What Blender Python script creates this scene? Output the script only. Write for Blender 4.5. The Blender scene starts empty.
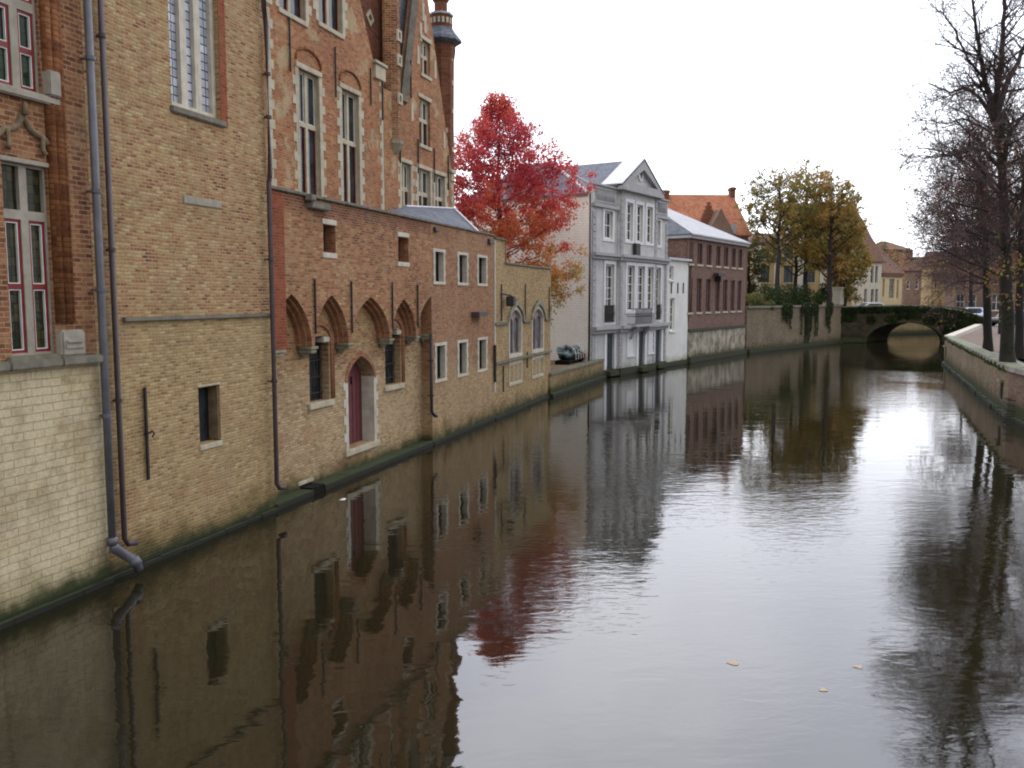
import bpy, bmesh, math, random
from math import sin, cos, pi, atan, tan, radians, sqrt
from mathutils import Vector, Matrix, noise
from mathutils.geometry import tessellate_polygon
random.seed(7)
SC = bpy.context.scene
COL = SC.collection
# ------------------------------------------------------------------ camera
FPX, HY, CH = 870.0, 298.0, 4.5
P = atan((384 - HY) / FPX)
cam_d = bpy.data.cameras.new('camera'); cam = bpy.data.objects.new('camera', cam_d); COL.objects.link(cam)
cam.location = (0, 0, CH); cam.rotation_euler = (pi/2 - P, 0, 0)
cam_d.sensor_width = 36; cam_d.lens = FPX / 1024 * 36; cam_d.clip_start = .1; cam_d.clip_end = 3000
SC.camera = cam
def ray(px, py):
    a, b = (px - 512) / FPX, (384 - py) / FPX
    return Vector((a, cos(P) + b*sin(P), -sin(P) + b*cos(P)))
def ground(px, py, z=0.0):
    r = ray(px, py); t = (z - CH) / r.z
    return Vector((r.x*t, r.y*t, z))
def at(px, py, d):
    r = ray(px, py); t = d / r.y
    return Vector((r.x*t, d, CH + r.z*t))
def vp_yaw(px): return atan((px - 512) * cos(P) / FPX)
class Fr:
    """a vertical facade frame: x along the wall away from us, y into the building, z up"""
    def __init__(s, o, yaw):
        s.o = Vector((o[0], o[1], 0)); s.yaw = yaw
        s.u = Vector((sin(yaw), cos(yaw), 0)); s.n = Vector((-cos(yaw), sin(yaw), 0))
        s.M = Matrix(((s.u.x, s.n.x, 0, s.o.x), (s.u.y, s.n.y, 0, s.o.y), (0, 0, 1, 0), (0, 0, 0, 1)))
    def pp(s, px, py, y=0.0):
        r = ray(px, py); c = Vector((0, 0, CH)); q = s.o + s.n*y
        t = (q - c).dot(s.n) / r.dot(s.n); w = c + r*t
        return (w - s.o).dot(s.u), w.z
    def X(s, px, py=298, y=0.0): return s.pp(px, py, y)[0]
    def Z(s, px, py, y=0.0): return s.pp(px, py, y)[1]
    def R(s, xl, xr, yt, yb, y=0.0):
        a, zt = s.pp(xl, yt, y); zb = s.pp(xl, yb, y)[1]; b = s.pp(xr, (yt+yb)/2, y)[0]
        return (a, b, zb, zt)
WORLD = Fr((0, 0), pi/2)       # identity frame: u=(1,0), n=(0,1)
# ------------------------------------------------------------------ object helpers
def thing(name, label, cat, F, x=0, y=0, z=0, group=None, rz=0):
    o = bpy.data.objects.new(name, None); COL.objects.link(o); o.empty_display_size = .3
    M = F.M @ Matrix.Translation((x, y, z)) @ Matrix.Rotation(rz, 4, 'Z')
    o.matrix_world = M; o['label'] = label; o['category'] = cat
    if group: o['group'] = group
    W[o.name] = M
    return o
W = {}
def tagm(o, label, cat, group=None, kind=None):
    o['label'] = label; o['category'] = cat
    if group: o['group'] = group
    if kind: o['kind'] = kind
    return o
def boxuv(bm):
    uv = bm.loops.layers.uv.verify()
    for f in bm.faces:
        n = f.normal; ax, ay, az = abs(n.x), abs(n.y), abs(n.z)
        for l in f.loops:
            c = l.vert.co
            if az > .8 and az >= ax and az >= ay: l[uv].uv = (c.x, c.y)
            elif ay >= ax: l[uv].uv = (c.x, c.z if az < .2 else c.z / max(.3, sqrt(1-az*az)))
            else: l[uv].uv = (c.y, c.z if az < .2 else c.z / max(.3, sqrt(1-az*az)))
def obj(name, bm, mat, parent=None, F=WORLD, smooth=False, uv=True, recalc=True, loc=None):
    if recalc: bmesh.ops.recalc_face_normals(bm, faces=bm.faces[:])
    bm.normal_update()
    if uv: boxuv(bm)
    M = F.M
    if parent is not None:
        pm = W[parent.name]; bm.transform(pm.inverted() @ M); base = pm
    else:
        base = M @ Matrix.Translation(loc if loc is not None else (0, 0, 0))
        bm.transform(base.inverted() @ M)
    me = bpy.data.meshes.new(name)
    bm.to_mesh(me); bm.free()
    for m in (mat if isinstance(mat, (list, tuple)) else [mat]): me.materials.append(m)
    if smooth:
        for p in me.polygons: p.use_smooth = True
    o = bpy.data.objects.new(name, me); COL.objects.link(o)
    if parent is not None:
        o.parent = parent
    else:
        o.matrix_world = base
    W[o.name] = base
    return o
def B(): return bmesh.new()
def box(bm, x0, x1, y0, y1, z0, z1, M=None):
    if x1 < x0: x0, x1 = x1, x0
    if y1 < y0: y0, y1 = y1, y0
    if z1 < z0: z0, z1 = z1, z0
    c = [(x0,y0,z0),(x1,y0,z0),(x1,y1,z0),(x0,y1,z0),(x0,y0,z1),(x1,y0,z1),(x1,y1,z1),(x0,y1,z1)]
    v = [bm.verts.new(M @ Vector(p) if M else p) for p in c]
    for q in ((0,3,2,1),(4,5,6,7),(0,1,5,4),(1,2,6,5),(2,3,7,6),(3,0,4,7)): bm.faces.new([v[i] for i in q])
    return v
def bbox(bm, x0, x1, y0, y1, z0, z1, r=.015):
    b2 = B(); box(b2, x0, x1, y0, y1, z0, z1)
    bmesh.ops.bevel(b2, geom=b2.edges[:], offset=r, segments=2, affect='EDGES')
    merge(bm, b2)
def merge(bm, b2):
    me = bpy.data.meshes.new('t'); b2.to_mesh(me); b2.free(); bm.from_mesh(me); bpy.data.meshes.remove(me)
def slab(bm, outer, holes, y0, y1, back=True):
    """2D outline (x,z) with holes, thickened from y0 to y1"""
    loops = [[Vector((p[0], p[1], 0)) for p in outer]] + [[Vector((p[0], p[1], 0)) for p in h] for h in holes]
    tris = tessellate_polygon(loops)
    flat = [p for l in loops for p in l]
    fv = [bm.verts.new((p.x, y0, p.y)) for p in flat]; bv = [bm.verts.new((p.x, y1, p.y)) for p in flat]
    for t in tris:
        a, b, c = (flat[i] for i in t)
        if abs((b-a).cross(c-a).z) < 1e-9: continue
        up = (b-a).cross(c-a).z > 0
        for vs, fl in ((fv, up), (bv, not up)):
            if vs is bv and not back: continue
            q = [vs[i] for i in t]
            try: bm.faces.new(q if fl else q[::-1])
            except ValueError: pass
    i = 0
    for l in loops:
        n = len(l)
        for k in range(n):
            a, b = i+k, i+(k+1) % n
            bm.faces.new((fv[a], fv[b], bv[b], bv[a]))
        i += n
def rect(r): return [(r[0], r[2]), (r[1], r[2]), (r[1], r[3]), (r[0], r[3])]
def inset(r, d, e=None):
    e = d if e is None else e
    return (r[0]+d, r[1]-d, r[2]+e, r[3]-e)
def pointed(x0, x1, z0, zs, za, n=7):
    """two-centred pointed arch opening outline, springing zs, apex za"""
    c = (x0+x1)/2; h = (x1-x0)/2; pts = [(x0, z0), (x1, z0)]; s60 = sin(pi/3)
    rt = [(c-h+2*h*cos(i/n*pi/3), zs+(za-zs)*sin(i/n*pi/3)/s60) for i in range(n)]
    return pts + rt + [(c, za)] + [(2*c-q[0], q[1]) for q in rt[::-1]]
def tube(bm, pts, r, n=8, cap=True):
    pts = [Vector(p) for p in pts]; rs = r if isinstance(r, (list, tuple)) else [r]*len(pts)
    prev = None; up = Vector((0, 0, 1))
    for i, p in enumerate(pts):
        d = (pts[min(i+1, len(pts)-1)] - pts[max(i-1, 0)]).normalized()
        a = d.cross(up if abs(d.z) < .95 else Vector((1, 0, 0))).normalized(); b = d.cross(a)
        ring = [bm.verts.new(p + (a*cos(2*pi*k/n) + b*sin(2*pi*k/n))*rs[i]) for k in range(n)]
        if prev:
            best = min(range(n), key=lambda s: (prev[0].co - ring[s].co).length)
            ring = ring[best:] + ring[:best]
            if (prev[1].co - ring[1].co).length > (prev[1].co - ring[-1].co).length: ring = [ring[0]] + ring[1:][::-1]
            for k in range(n): bm.faces.new((prev[k], prev[(k+1) % n], ring[(k+1) % n], ring[k]))
        elif cap: bm.faces.new(ring)
        prev = ring
    if cap: bm.faces.new(prev[::-1])
def lathe(bm, cx, cy, prof, n=8, rot=pi/8):
    prev = None
    for (r, z) in prof:
        ring = [bm.verts.new((cx + r*cos(rot+2*pi*k/n), cy + r*sin(rot+2*pi*k/n), z)) for k in range(n)]
        if prev:
            for k in range(n): bm.faces.new((prev[k], prev[(k+1) % n], ring[(k+1) % n], ring[k]))
        else: bm.faces.new(ring[::-1])
        prev = ring
    bm.faces.new(prev)
def poly(bm, pts):
    return bm.faces.new([bm.verts.new(p) for p in pts])
def hip(bm, x0, x1, y0, y1, ze, zr, h0=0, h1=0, axis='x', t=.12, ry=.5):
    """solid roof with ridge along axis; h0/h1 = hip run at each end (0 = gable)"""
    if axis == 'x':
        ym = y0 + (y1-y0)*ry
        a = [(x0,y0,ze),(x1,y0,ze),(x1,y1,ze),(x0,y1,ze)]; r = [(x0+h0,ym,zr),(x1-h1,ym,zr)]
    else:
        xm = (x0+x1)/2
        a = [(x1,y0,ze),(x1,y1,ze),(x0,y1,ze),(x0,y0,ze)]; r = [(xm,y0+h0,zr),(xm,y1-h1,zr)]
    lo = [bm.verts.new((p[0], p[1], p[2]-t)) for p in a]; up = [bm.verts.new(p) for p in a]; rv = [bm.verts.new(p) for p in r]
    bm.faces.new(lo[::-1])
    for i in range(4): bm.faces.new((lo[i], lo[(i+1)%4], up[(i+1)%4], up[i]))
    bm.faces.new((up[0], up[1], rv[1], rv[0])); bm.faces.new((up[2], up[3], rv[0], rv[1]))
    bm.faces.new((up[1], up[2], rv[1])); bm.faces.new((up[3], up[0], rv[0]))
# ------------------------------------------------------------------ node helpers
def newmat(name):
    m = bpy.data.materials.new(name); m.use_nodes = True; nt = m.node_tree
    for n in list(nt.nodes): nt.nodes.remove(n)
    out = nt.nodes.new('ShaderNodeOutputMaterial'); b = nt.nodes.new('ShaderNodeBsdfPrincipled')
    nt.links.new(b.outputs[0], out.inputs[0])
    return m, nt, b
class N:
    def __init__(s, nt): s.nt = nt
    def L(s, a, b): s.nt.links.new(a, b)
    def new(s, t, **k):
        n = s.nt.nodes.new(t)
        for a, b in k.items(): setattr(n, a, b)
        return n
    def val(s, sock, v):
        if hasattr(v, 'is_output'): s.L(v, sock)
        else: sock.default_value = v
    def math(s, op, a, b=0.0, c=0.0, clamp=False):
        n = s.new('ShaderNodeMath', operation=op, use_clamp=clamp)
        for i, v in enumerate((a, b, c)): s.val(n.inputs[i], v)
        return n.outputs[0]
    def mix(s, f, a, b, bt='MIX'):
        n = s.new('ShaderNodeMix', data_type='RGBA', blend_type=bt)
        s.val(n.inputs[0], f)
        for i, v in ((6, a), (7, b)):
            s.val(n.inputs[i], v if hasattr(v, 'is_output') else (tuple(v) + (1,) if len(v) == 3 else v))
        return n.outputs[2]
    def noise(s, vec, scale, detail=3, rough=.55, dist=0):
        n = s.new('ShaderNodeTexNoise'); n.inputs['Scale'].default_value = scale; n.inputs['Detail'].default_value = detail
        n.inputs['Roughness'].default_value = rough; n.inputs['Distortion'].default_value = dist
        if vec is not None: s.L(vec, n.inputs['Vector'])
        return n.outputs[0]
    def ramp(s, fac, stops, interp='LINEAR'):
        n = s.new('ShaderNodeValToRGB'); cr = n.color_ramp; cr.interpolation = interp
        while len(cr.elements) > 1: cr.elements.remove(cr.elements[-1])
        for i, (p, c) in enumerate(stops):
            e = cr.elements[0] if i == 0 else cr.elements.new(p)
            e.position = p; e.color = (c if isinstance(c, (tuple, list)) else (c, c, c))[:3] + (1,) if isinstance(c, tuple) else (c, c, c, 1)
        s.L(fac, n.inputs[0]); return n.outputs[0]
    def scale(s, vec, sc):
        n = s.new('ShaderNodeMapping'); n.inputs['Scale'].default_value = sc; s.L(vec, n.inputs[0]); return n.outputs[0]
    def bump(s, h, strength, dist=.02, nrm=None):
        n = s.new('ShaderNodeBump'); n.inputs['Strength'].default_value = strength; n.inputs['Distance'].default_value = dist
        s.L(h, n.inputs['Height'])
        if nrm is not None: s.L(nrm, n.inputs['Normal'])
        return n.outputs[0]
def smooth(g, v, a, b):
    n = g.new('ShaderNodeMapRange', interpolation_type='SMOOTHSTEP'); n.inputs[1].default_value = a; n.inputs[2].default_value = b
    g.L(v, n.inputs[0]); return n.outputs[0]
def coords(g):
    uv = g.new('ShaderNodeUVMap').outputs[0]; geo = g.new('ShaderNodeNewGeometry').outputs['Position']
    sep = g.new('ShaderNodeSeparateXYZ'); g.L(geo, sep.inputs[0])
    return uv, geo, sep.outputs
MOSS = (.022, .028, .010); SLIME = (.014, .015, .009)
def add_moss(g, col, geo, z, hi=.38, amt=1.0):
    nz = g.noise(geo, 2.2, 4)
    w = g.math('ADD', z, g.math('MULTIPLY', g.math('SUBTRACT', nz, .5), -.55))
    m = g.math('MULTIPLY', g.math('SUBTRACT', 1.0, smooth(g, w, hi-.12, hi+.22)), amt)
    mc = g.mix(g.noise(geo, 9, 3), MOSS, (.045, .052, .016))
    mc = g.mix(smooth(g, z, .16, .05), mc, SLIME)
    w2 = g.math('ADD', w, g.math('MULTIPLY', g.math('SUBTRACT', g.noise(geo, .9, 4), .5), -1.2)); damp = g.math('MULTIPLY', g.math('SUBTRACT', 1.0, smooth(g, w2, hi, hi+.6)), .8*amt)
    col = g.mix(damp, col, g.mix(1.0, col, (.48, .47, .36), 'MULTIPLY'))
    return g.mix(m, col, mc), m
def brick_mat(name, ramp, ramp2=None, split=(3., 1.), mort=(.34, .30, .22), bw=.19, bh=.062, ms=.010, dirt=.5, moss=.2, bump=.6, patch=.5, streak=.25, dist=.012, soft=.5, white=None, warm=(1.06, .975, .80)):
    m, nt, b = newmat(name); g = N(nt)
    uv, geo, xyz = coords(g)
    dn = g.new('ShaderNodeTexNoise'); dn.inputs['Scale'].default_value = 3.; g.L(geo, dn.inputs['Vector'])
    va = g.new('ShaderNodeVectorMath', operation='MULTIPLY_ADD')
    g.L(dn.outputs[1], va.inputs[0]); va.inputs[1].default_value = (dist, dist, 0); g.L(uv, va.inputs[2])
    br = g.new('ShaderNodeTexBrick'); g.L(va.outputs[0], br.inputs['Vector'])
    br.inputs['Color1'].default_value = (0, 0, 0, 1); br.inputs['Color2'].default_value = (1, 1, 1, 1); br.inputs['Mortar'].default_value = (.5, .5, .5, 1)
    br.inputs['Scale'].default_value = 1; br.inputs['Mortar Size'].default_value = ms; br.inputs['Mortar Smooth'].default_value = .3
    br.inputs['Brick Width'].default_value = bw; br.inputs['Row Height'].default_value = bh
    big = g.noise(geo, .55, 5, .6); mid = g.noise(geo, 3.3, 4, .6); fine = g.noise(geo, 22, 3, .6)
    speck = g.noise(geo, 8.5, 3, .7)
    t = g.math('MULTIPLY_ADD', g.math('SUBTRACT', br.outputs['Color'], .5), .85, .5)
    t = g.math('ADD', t, g.math('MULTIPLY', g.math('SUBTRACT', speck, .5), 1.15))
    t = g.math('ADD', t, g.math('MULTIPLY', g.math('SUBTRACT', big, .5), patch*2.4))
    t = g.math('ADD', t, g.math('MULTIPLY', g.math('SUBTRACT', mid, .5), patch*1.3))
    t = g.math('ADD', g.math('MULTIPLY', g.math('SUBTRACT', t, .5), .8), .5, clamp=True)
    col = g.ramp(t, ramp)
    if ramp2:
        c2 = g.ramp(t, ramp2)
        zz = g.math('ADD', xyz[2], g.math('MULTIPLY', g.math('SUBTRACT', g.noise(geo, .8, 5, .65), .5), split[1]*3))
        col = g.mix(smooth(g, zz, split[0]-split[1]*.5, split[0]+split[1]*.5), c2, col)
    if white:
        wz = smooth(g, g.noise(geo, white[0], 5, .65), white[1], white[1]+.1)
        col = g.mix(g.math('MULTIPLY', wz, white[2]), col, white[3])
    mc = g.mix(mid, mort, tuple(c*.62 for c in mort))
    lime = smooth(g, g.noise(g.scale(geo, (1., 1., .7)), .75, 6, .7), .50, .68)
    col = g.mix(g.math('MULTIPLY', lime, .30), col, mc)
    col = g.mix(g.math('MULTIPLY', br.outputs['Fac'], .8), col, mc)
    col = g.mix(g.math('MULTIPLY', smooth(g, fine, .35, .75), .45), col, g.mix(1., col, (.6, .56, .52), 'MULTIPLY'))
    dr = smooth(g, g.noise(geo, 1.1, 6, .7), .42, .75)
    col = g.mix(g.math('MULTIPLY', dr, dirt), col, g.mix(1., col, (.45, .42, .38), 'MULTIPLY'))
    st = smooth(g, g.noise(g.scale(geo, (3.2, 3.2, .22)), 1.3, 4, .6), .55, .78)
    col = g.mix(g.math('MULTIPLY', st, streak), col, g.mix(1., col, (.35, .33, .3), 'MULTIPLY'))
    if warm: col = g.mix(1., col, warm, 'MULTIPLY')
    if moss: col, mm = add_moss(g, col, geo, xyz[2], moss)
    g.L(col, b.inputs['Base Color']); b.inputs['Roughness'].default_value = .9; b.inputs['Specular IOR Level'].default_value = .25
    h = g.math('ADD', g.math('MULTIPLY', g.math('SUBTRACT', 1., br.outputs['Fac']), 1.), g.math('MULTIPLY', fine, .7))
    g.L(g.bump(h, bump, .02), b.inputs['Normal'])
    return m
def plain_mat(name, c, c2=None, rough=.8, ns=4., spec=.3, dirt=.3, streak=.2, moss=0, bump=.15, metal=0, top=None):
    m, nt, b = newmat(name); g = N(nt)
    uv, geo, xyz = coords(g)
    c2 = c2 or tuple(x*.72 for x in c)
    col = g.mix(smooth(g, g.noise(geo, ns, 5, .65), .3, .7), c, c2)
    dr = smooth(g, g.noise(geo, 1.3, 6, .7), .45, .75)
    col = g.mix(g.math('MULTIPLY', dr, dirt), col, g.mix(1., col, (.5, .47, .42), 'MULTIPLY'))
    st = smooth(g, g.noise(g.scale(geo, (4., 4., .25)), 1.5, 4, .6), .5, .75)
    col = g.mix(g.math('MULTIPLY', st, streak), col, g.mix(1., col, (.4, .38, .34), 'MULTIPLY'))
    if moss: col, mm = add_moss(g, col, geo, xyz[2], moss)
    if top:   # moss growing on upward faces
        nn = g.new('ShaderNodeNewGeometry'); s2 = g.new('ShaderNodeSeparateXYZ'); g.L(nn.outputs['Normal'], s2.inputs[0])
        k = g.math('MULTIPLY', smooth(g, s2.outputs[2], .3, .8), smooth(g, g.noise(geo, 3, 4), .3, .55))
        col = g.mix(k, col, top)
    g.L(col, b.inputs['Base Color']); b.inputs['Roughness'].default_value = rough; b.inputs['Specular IOR Level'].default_value = spec
    b.inputs['Metallic'].default_value = metal
    if bump: g.L(g.bump(g.noise(geo, ns*6, 4), bump, .02), b.inputs['Normal'])
    return m
def glass_mat(name, c=(.015, .018, .02), rough=.08, spec_=.4, lead=None, curtain=0, tint2=None):
    m, nt, b = newmat(name); g = N(nt)
    uv, geo, xyz = coords(g)
    nz = g.noise(geo, 1.7, 3)
    col = g.mix(smooth(g, nz, .4, .65), c, tint2 or tuple(x*2.5 for x in c))
    r = rough
    if lead:
        br = g.new('ShaderNodeTexBrick'); g.L(uv, br.inputs['Vector']); br.offset = 0
        br.inputs['Color1'].default_value = (0, 0, 0, 1); br.inputs['Color2'].default_value = (1, 1, 1, 1)
        br.inputs['Scale'].default_value = 1; br.inputs['Mortar Size'].default_value = lead[2]; br.inputs['Brick Width'].default_value = lead[0]; br.inputs['Row Height'].default_value = lead[1]
        br.inputs['Mortar Smooth'].default_value = .1
        col = g.mix(smooth(g, br.outputs['Color'], .35, .9), col, lead[3])
        col = g.mix(br.outputs['Fac'], col, lead[4])
        bn = g.math('ADD', br.outputs['Color'], g.noise(geo, 8, 2))
    else: bn = g.noise(geo, 2.5, 2)
    g.L(col, b.inputs['Base Color']); b.inputs['Roughness'].default_value = r; b.inputs['Specular IOR Level'].default_value = spec_
    g.L(g.bump(bn, .25, .02), b.inputs['Normal'])
    return m
def ramp_(*cs):
    n = len(cs); return [(i/(n-1), c) for i, c in enumerate(cs)]
M = {}
RED = ramp_((.07, .03, .02), (.16, .062, .035), (.23, .095, .05), (.29, .145, .08), (.36, .24, .14))
REDD = ramp_((.07, .022, .018), (.14, .045, .03), (.2, .07, .042), (.26, .11, .065))
YEL = ramp_((.15, .095, .055), (.27, .185, .095), (.36, .265, .14), (.42, .33, .185), (.50, .42, .27))
MIXB = [(0, (.05, .032, .03)), (.13, (.20, .085, .05)), (.32, (.32, .155, .085)), (.52, (.34, .225, .115)), (.75, (.41, .32, .18)), (1, (.50, .43, .28))]
M['brick_bay'] = brick_mat('brick_bay', RED, mort=(.40, .33, .24), patch=.35, bh=.072)
M['brick_roll'] = brick_mat('brick_roll', ramp_((.07, .028, .015), (.17, .062, .028), (.24, .10, .042), (.29, .14, .07)), mort=(.16, .08, .045), patch=.6, bw=2., bh=.075)
M['brick_big'] = brick_mat('brick_big', MIXB, YEL, split=(4.15, .03), mort=(.40, .34, .24), patch=.28, ms=.013, bh=.058, bw=.17, dirt=.4, white=(1.3, .53, .55, (.27, .135, .06)))
M['brick_wing'] = brick_mat('brick_wing', ramp_((.09, .04, .024), (.23, .105, .055), (.32, .175, .085), (.37, .25, .13), (.46, .36, .21)), ramp_((.22, .15, .09), (.36, .265, .17), (.45, .355, .235), (.53, .45, .32)), split=(2.9, 1.1), mort=(.37, .31, .23), patch=.6, dirt=.4, white=(.9, .55, .5, (.30, .14, .07)))
M['brick_wing_up'] = brick_mat('brick_wing_up', REDD, ramp_((.10, .04, .026), (.25, .10, .055), (.33, .155, .085), (.37, .22, .125), (.45, .33, .21)), split=(6.4, .4), mort=(.34, .28, .20), patch=.5, moss=0)
M['brick_wing_end'] = brick_mat('brick_wing_end', ramp_((.11, .05, .03), (.25, .115, .062), (.32, .165, .09), (.36, .23, .135)), ramp_((.2, .14, .08), (.33, .24, .14), (.40, .30, .18), (.44, .36, .22)), split=(2.2, .8), mort=(.37, .30, .24), patch=.3)
M['brick_mould'] = brick_mat('brick_mould', ramp_((.18, .075, .045), (.32, .145, .085), (.40, .21, .13)), mort=(.32, .22, .14), patch=.4, moss=0)
M['brick_quoin'] = brick_mat('brick_quoin', ramp_((.12, .03, .018), (.25, .06, .03), (.31, .09, .045)), mort=(.28, .15, .09), patch=.3, moss=0)
M['brick_palace'] = brick_mat('brick_palace', ramp_((.10, .04, .025), (.27, .10, .05), (.36, .155, .075), (.42, .24, .125)), mort=(.40, .31, .22), patch=.5, moss=0, white=(1.0, .53, .8, (.44, .38, .27)))
M['brick_dark'] = brick_mat('brick_dark', REDD, mort=(.2, .13, .09), patch=.5, moss=0, dirt=.7)
M['brick_small'] = brick_mat('brick_small', ramp_((.17, .11, .06), (.31, .22, .12), (.40, .30, .17), (.47, .38, .24)), mort=(.37, .32, .23), patch=.35)
M['brick_garden'] = brick_mat('brick_garden', ramp_((.13, .11, .06), (.25, .2, .11), (.33, .25, .14), (.38, .26, .17)), mort=(.26, .23, .15), patch=.7, dirt=.6, moss=.35)
M['brick_brown'] = brick_mat('brick_brown', warm=None, ramp=ramp_((.08, .042, .033), (.15, .08, .06), (.20, .11, .085), (.25, .16, .125)), mort=(.24, .18, .145), patch=.3, moss=0)
M['brick_far'] = brick_mat('brick_far', warm=None, ramp=ramp_((.11, .065, .05), (.18, .105, .075), (.24, .155, .11)), mort=(.3, .24, .18), patch=.4, moss=0)
M['whitewash'] = brick_mat('whitewash', ramp_((.30, .245, .15), (.42, .36, .24), (.50, .445, .32), (.56, .515, .39)), mort=(.43, .385, .28), bw=.36, bh=.12, ms=.010, patch=1.0, dirt=.85, streak=.9, moss=.25, white=(.8, .42, .8, (.54, .505, .40)), dist=.035)
M['white_brick'] = brick_mat('white_brick', warm=None, ramp=ramp_((.68, .66, .58), (.71, .69, .61), (.73, .71, .63)), mort=(.65, .63, .55), bw=.24, bh=.14, ms=.012, patch=.5, dirt=.15, streak=.15, moss=.25, bump=.3)
M['stone'] = plain_mat('stone', (.47, .42, .30), (.36, .31, .22), streak=.4)
M['stone_white'] = plain_mat('stone_white', (.55, .51, .41), (.42, .38, .30), streak=.25)
M['stone_moss'] = plain_mat('stone_moss', (.30, .27, .19), (.18, .17, .11), top=(.05, .07, .02), streak=.5)
M['coping'] = plain_mat('coping', (.2, .18, .14), (.12, .11, .08), top=(.09, .10, .045), streak=.4)
M['ledge'] = plain_mat('ledge', (.06, .06, .035), (.03, .035, .018), ns=7, top=(.03, .042, .012), moss=.2, bump=.5)
M['paint_red'] = plain_mat('paint_red', (.20, .008, .008), (.14, .008, .01), rough=.45, dirt=.15, bump=.05)
M['paint_white'] = plain_mat('paint_white', (.72, .71, .66), (.6, .59, .54), rough=.5, dirt=.15, bump=.05)
M['door_pink'] = plain_mat('door_pink', (.17, .045, .05), (.12, .038, .04), rough=.6, dirt=.25, bump=.1)
M['iron'] = plain_mat('iron', (.018, .017, .02), (.035, .028, .025), rough=.55, dirt=.1, bump=.2)
M['pipe_grey'] = plain_mat('pipe_grey', (.105, .105, .12), (.07, .07, .08), rough=.5, spec=.5, dirt=.3, bump=.05)
M['pipe_brown'] = plain_mat('pipe_brown', (.06, .035, .035), (.035, .025, .025), rough=.5, spec=.5, dirt=.2, bump=.05)
M['slate'] = brick_mat('slate', warm=None, ramp=ramp_((.10, .11, .13), (.15, .165, .19), (.19, .2, .23)), mort=(.07, .075, .09), bw=.25, bh=.16, ms=.01, patch=.3, dirt=.25, streak=.2, moss=0, bump=.5)
M['slate_sky_sheen'] = brick_mat('slate_sky_sheen', warm=None, ramp=ramp_((.36, .365, .37), (.41, .415, .42), (.44, .445, .45)), mort=(.30, .305, .31), bw=.35, bh=.22, ms=.01, patch=.3, dirt=.12, streak=.15, moss=0, bump=.3)  # lighter copy of slate, sky reflection set in its base colour
M['lead'] = plain_mat('lead', (.38, .385, .40), (.32, .325, .34), rough=.4, spec=.6, dirt=.15)
M['tile'] = brick_mat('tile', ramp_((.20, .08, .05), (.32, .13, .075), (.39, .175, .105)), mort=(.18, .07, .04), bw=.24, bh=.28, ms=.02, patch=.4, dirt=.4, moss=0)
M['tile_dull'] = brick_mat('tile_dull', warm=None, ramp=ramp_((.10, .055, .038), (.16, .085, .055), (.20, .11, .072)), mort=(.09, .06, .045), bw=.24, bh=.28, ms=.02, patch=.4, dirt=.5, moss=0)
M['grey_stucco'] = plain_mat('grey_stucco', (.49, .485, .47), (.42, .415, .405), ns=1.5, rough=.85, dirt=.35, streak=.4, moss=.22)
M['grey_trim'] = plain_mat('grey_trim', (.36, .355, .355), (.29, .29, .29), dirt=.25, streak=.25)
M['white_trim'] = plain_mat('white_trim', (.66, .66, .66), (.60, .60, .60), dirt=.12, streak=.1, moss=.2)
M['cream'] = plain_mat('cream', (.48, .45, .36), (.42, .38, .30), ns=1.2, dirt=.2, streak=.25, moss=.2)
M['stucco_white'] = plain_mat('stucco_white', (.64, .64, .60), (.58, .57, .53), ns=1., dirt=.15, streak=.2, moss=.25)
M['hood'] = plain_mat('hood', (.22, .155, .085), (.12, .085, .05), ns=6, dirt=.5, bump=.5)
M['stone_grey'] = plain_mat('stone_grey', (.33, .30, .24), (.24, .215, .165), streak=.3, dirt=.5)
M['ochre'] = plain_mat('ochre', (.33, .23, .11), (.27, .19, .09), ns=1., dirt=.2, streak=.2)
M['yellow'] = plain_mat('yellow', (.50, .41, .24), (.45, .36, .2), ns=1., dirt=.2, streak=.2)
M['stained'] = plain_mat('stained', (.42, .39, .30), (.14, .11, .075), ns=1.6, dirt=.6, streak=.95, moss=.45)
M['dark_door'] = plain_mat('dark_door', (.022, .03, .038), (.03, .04, .05), rough=.4, dirt=.1, bump=.02)
M['shutter'] = plain_mat('shutter', (.075, .035, .035), (.055, .03, .03), rough=.6, dirt=.2)
M['boards'] = plain_mat('boards', (.30, .23, .22), (.23, .17, .16), dirt=.3, streak=.3)
M['glass'] = glass_mat('glass')
M['glass_green'] = glass_mat('glass_green', (.008, .016, .008), spec_=.12, lead=(.14, .2, .006, (.02, .04, .02), (.01, .01, .01)))
M['glass_olive'] = glass_mat('glass_olive', (.016, .02, .01), spec_=.12, lead=(.11, .13, .006, (.05, .045, .018), (.012, .012, .008)), tint2=(.03, .03, .016))
M['glass_lattice'] = glass_mat('glass_lattice', (.30, .33, .38), rough=.25, lead=(.13, .155, .012, (.55, .58, .63), (.03, .035, .05)), tint2=(.36, .39, .45))  # pale pane colours hold the reflection of the bright sky
M['glass_pale'] = glass_mat('glass_pale', (.10, .10, .10), rough=.2, tint2=(.2, .2, .2))
M['void'] = plain_mat('void', (.006, .006, .006), (.012, .012, .01), dirt=0, streak=0, spec=.1)
M['bark'] = plain_mat('bark', (.04, .028, .026), (.02, .016, .015), ns=6, dirt=.3, streak=.3, bump=.6)
M['bark_grn'] = plain_mat('bark_grn', (.022, .016, .014), (.013, .015, .008), ns=3, dirt=.3, streak=.3, bump=.6)
M['twig'] = plain_mat('twig', (.085, .055, .05), (.06, .04, .037), ns=1, dirt=0, streak=0, bump=0)
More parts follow.
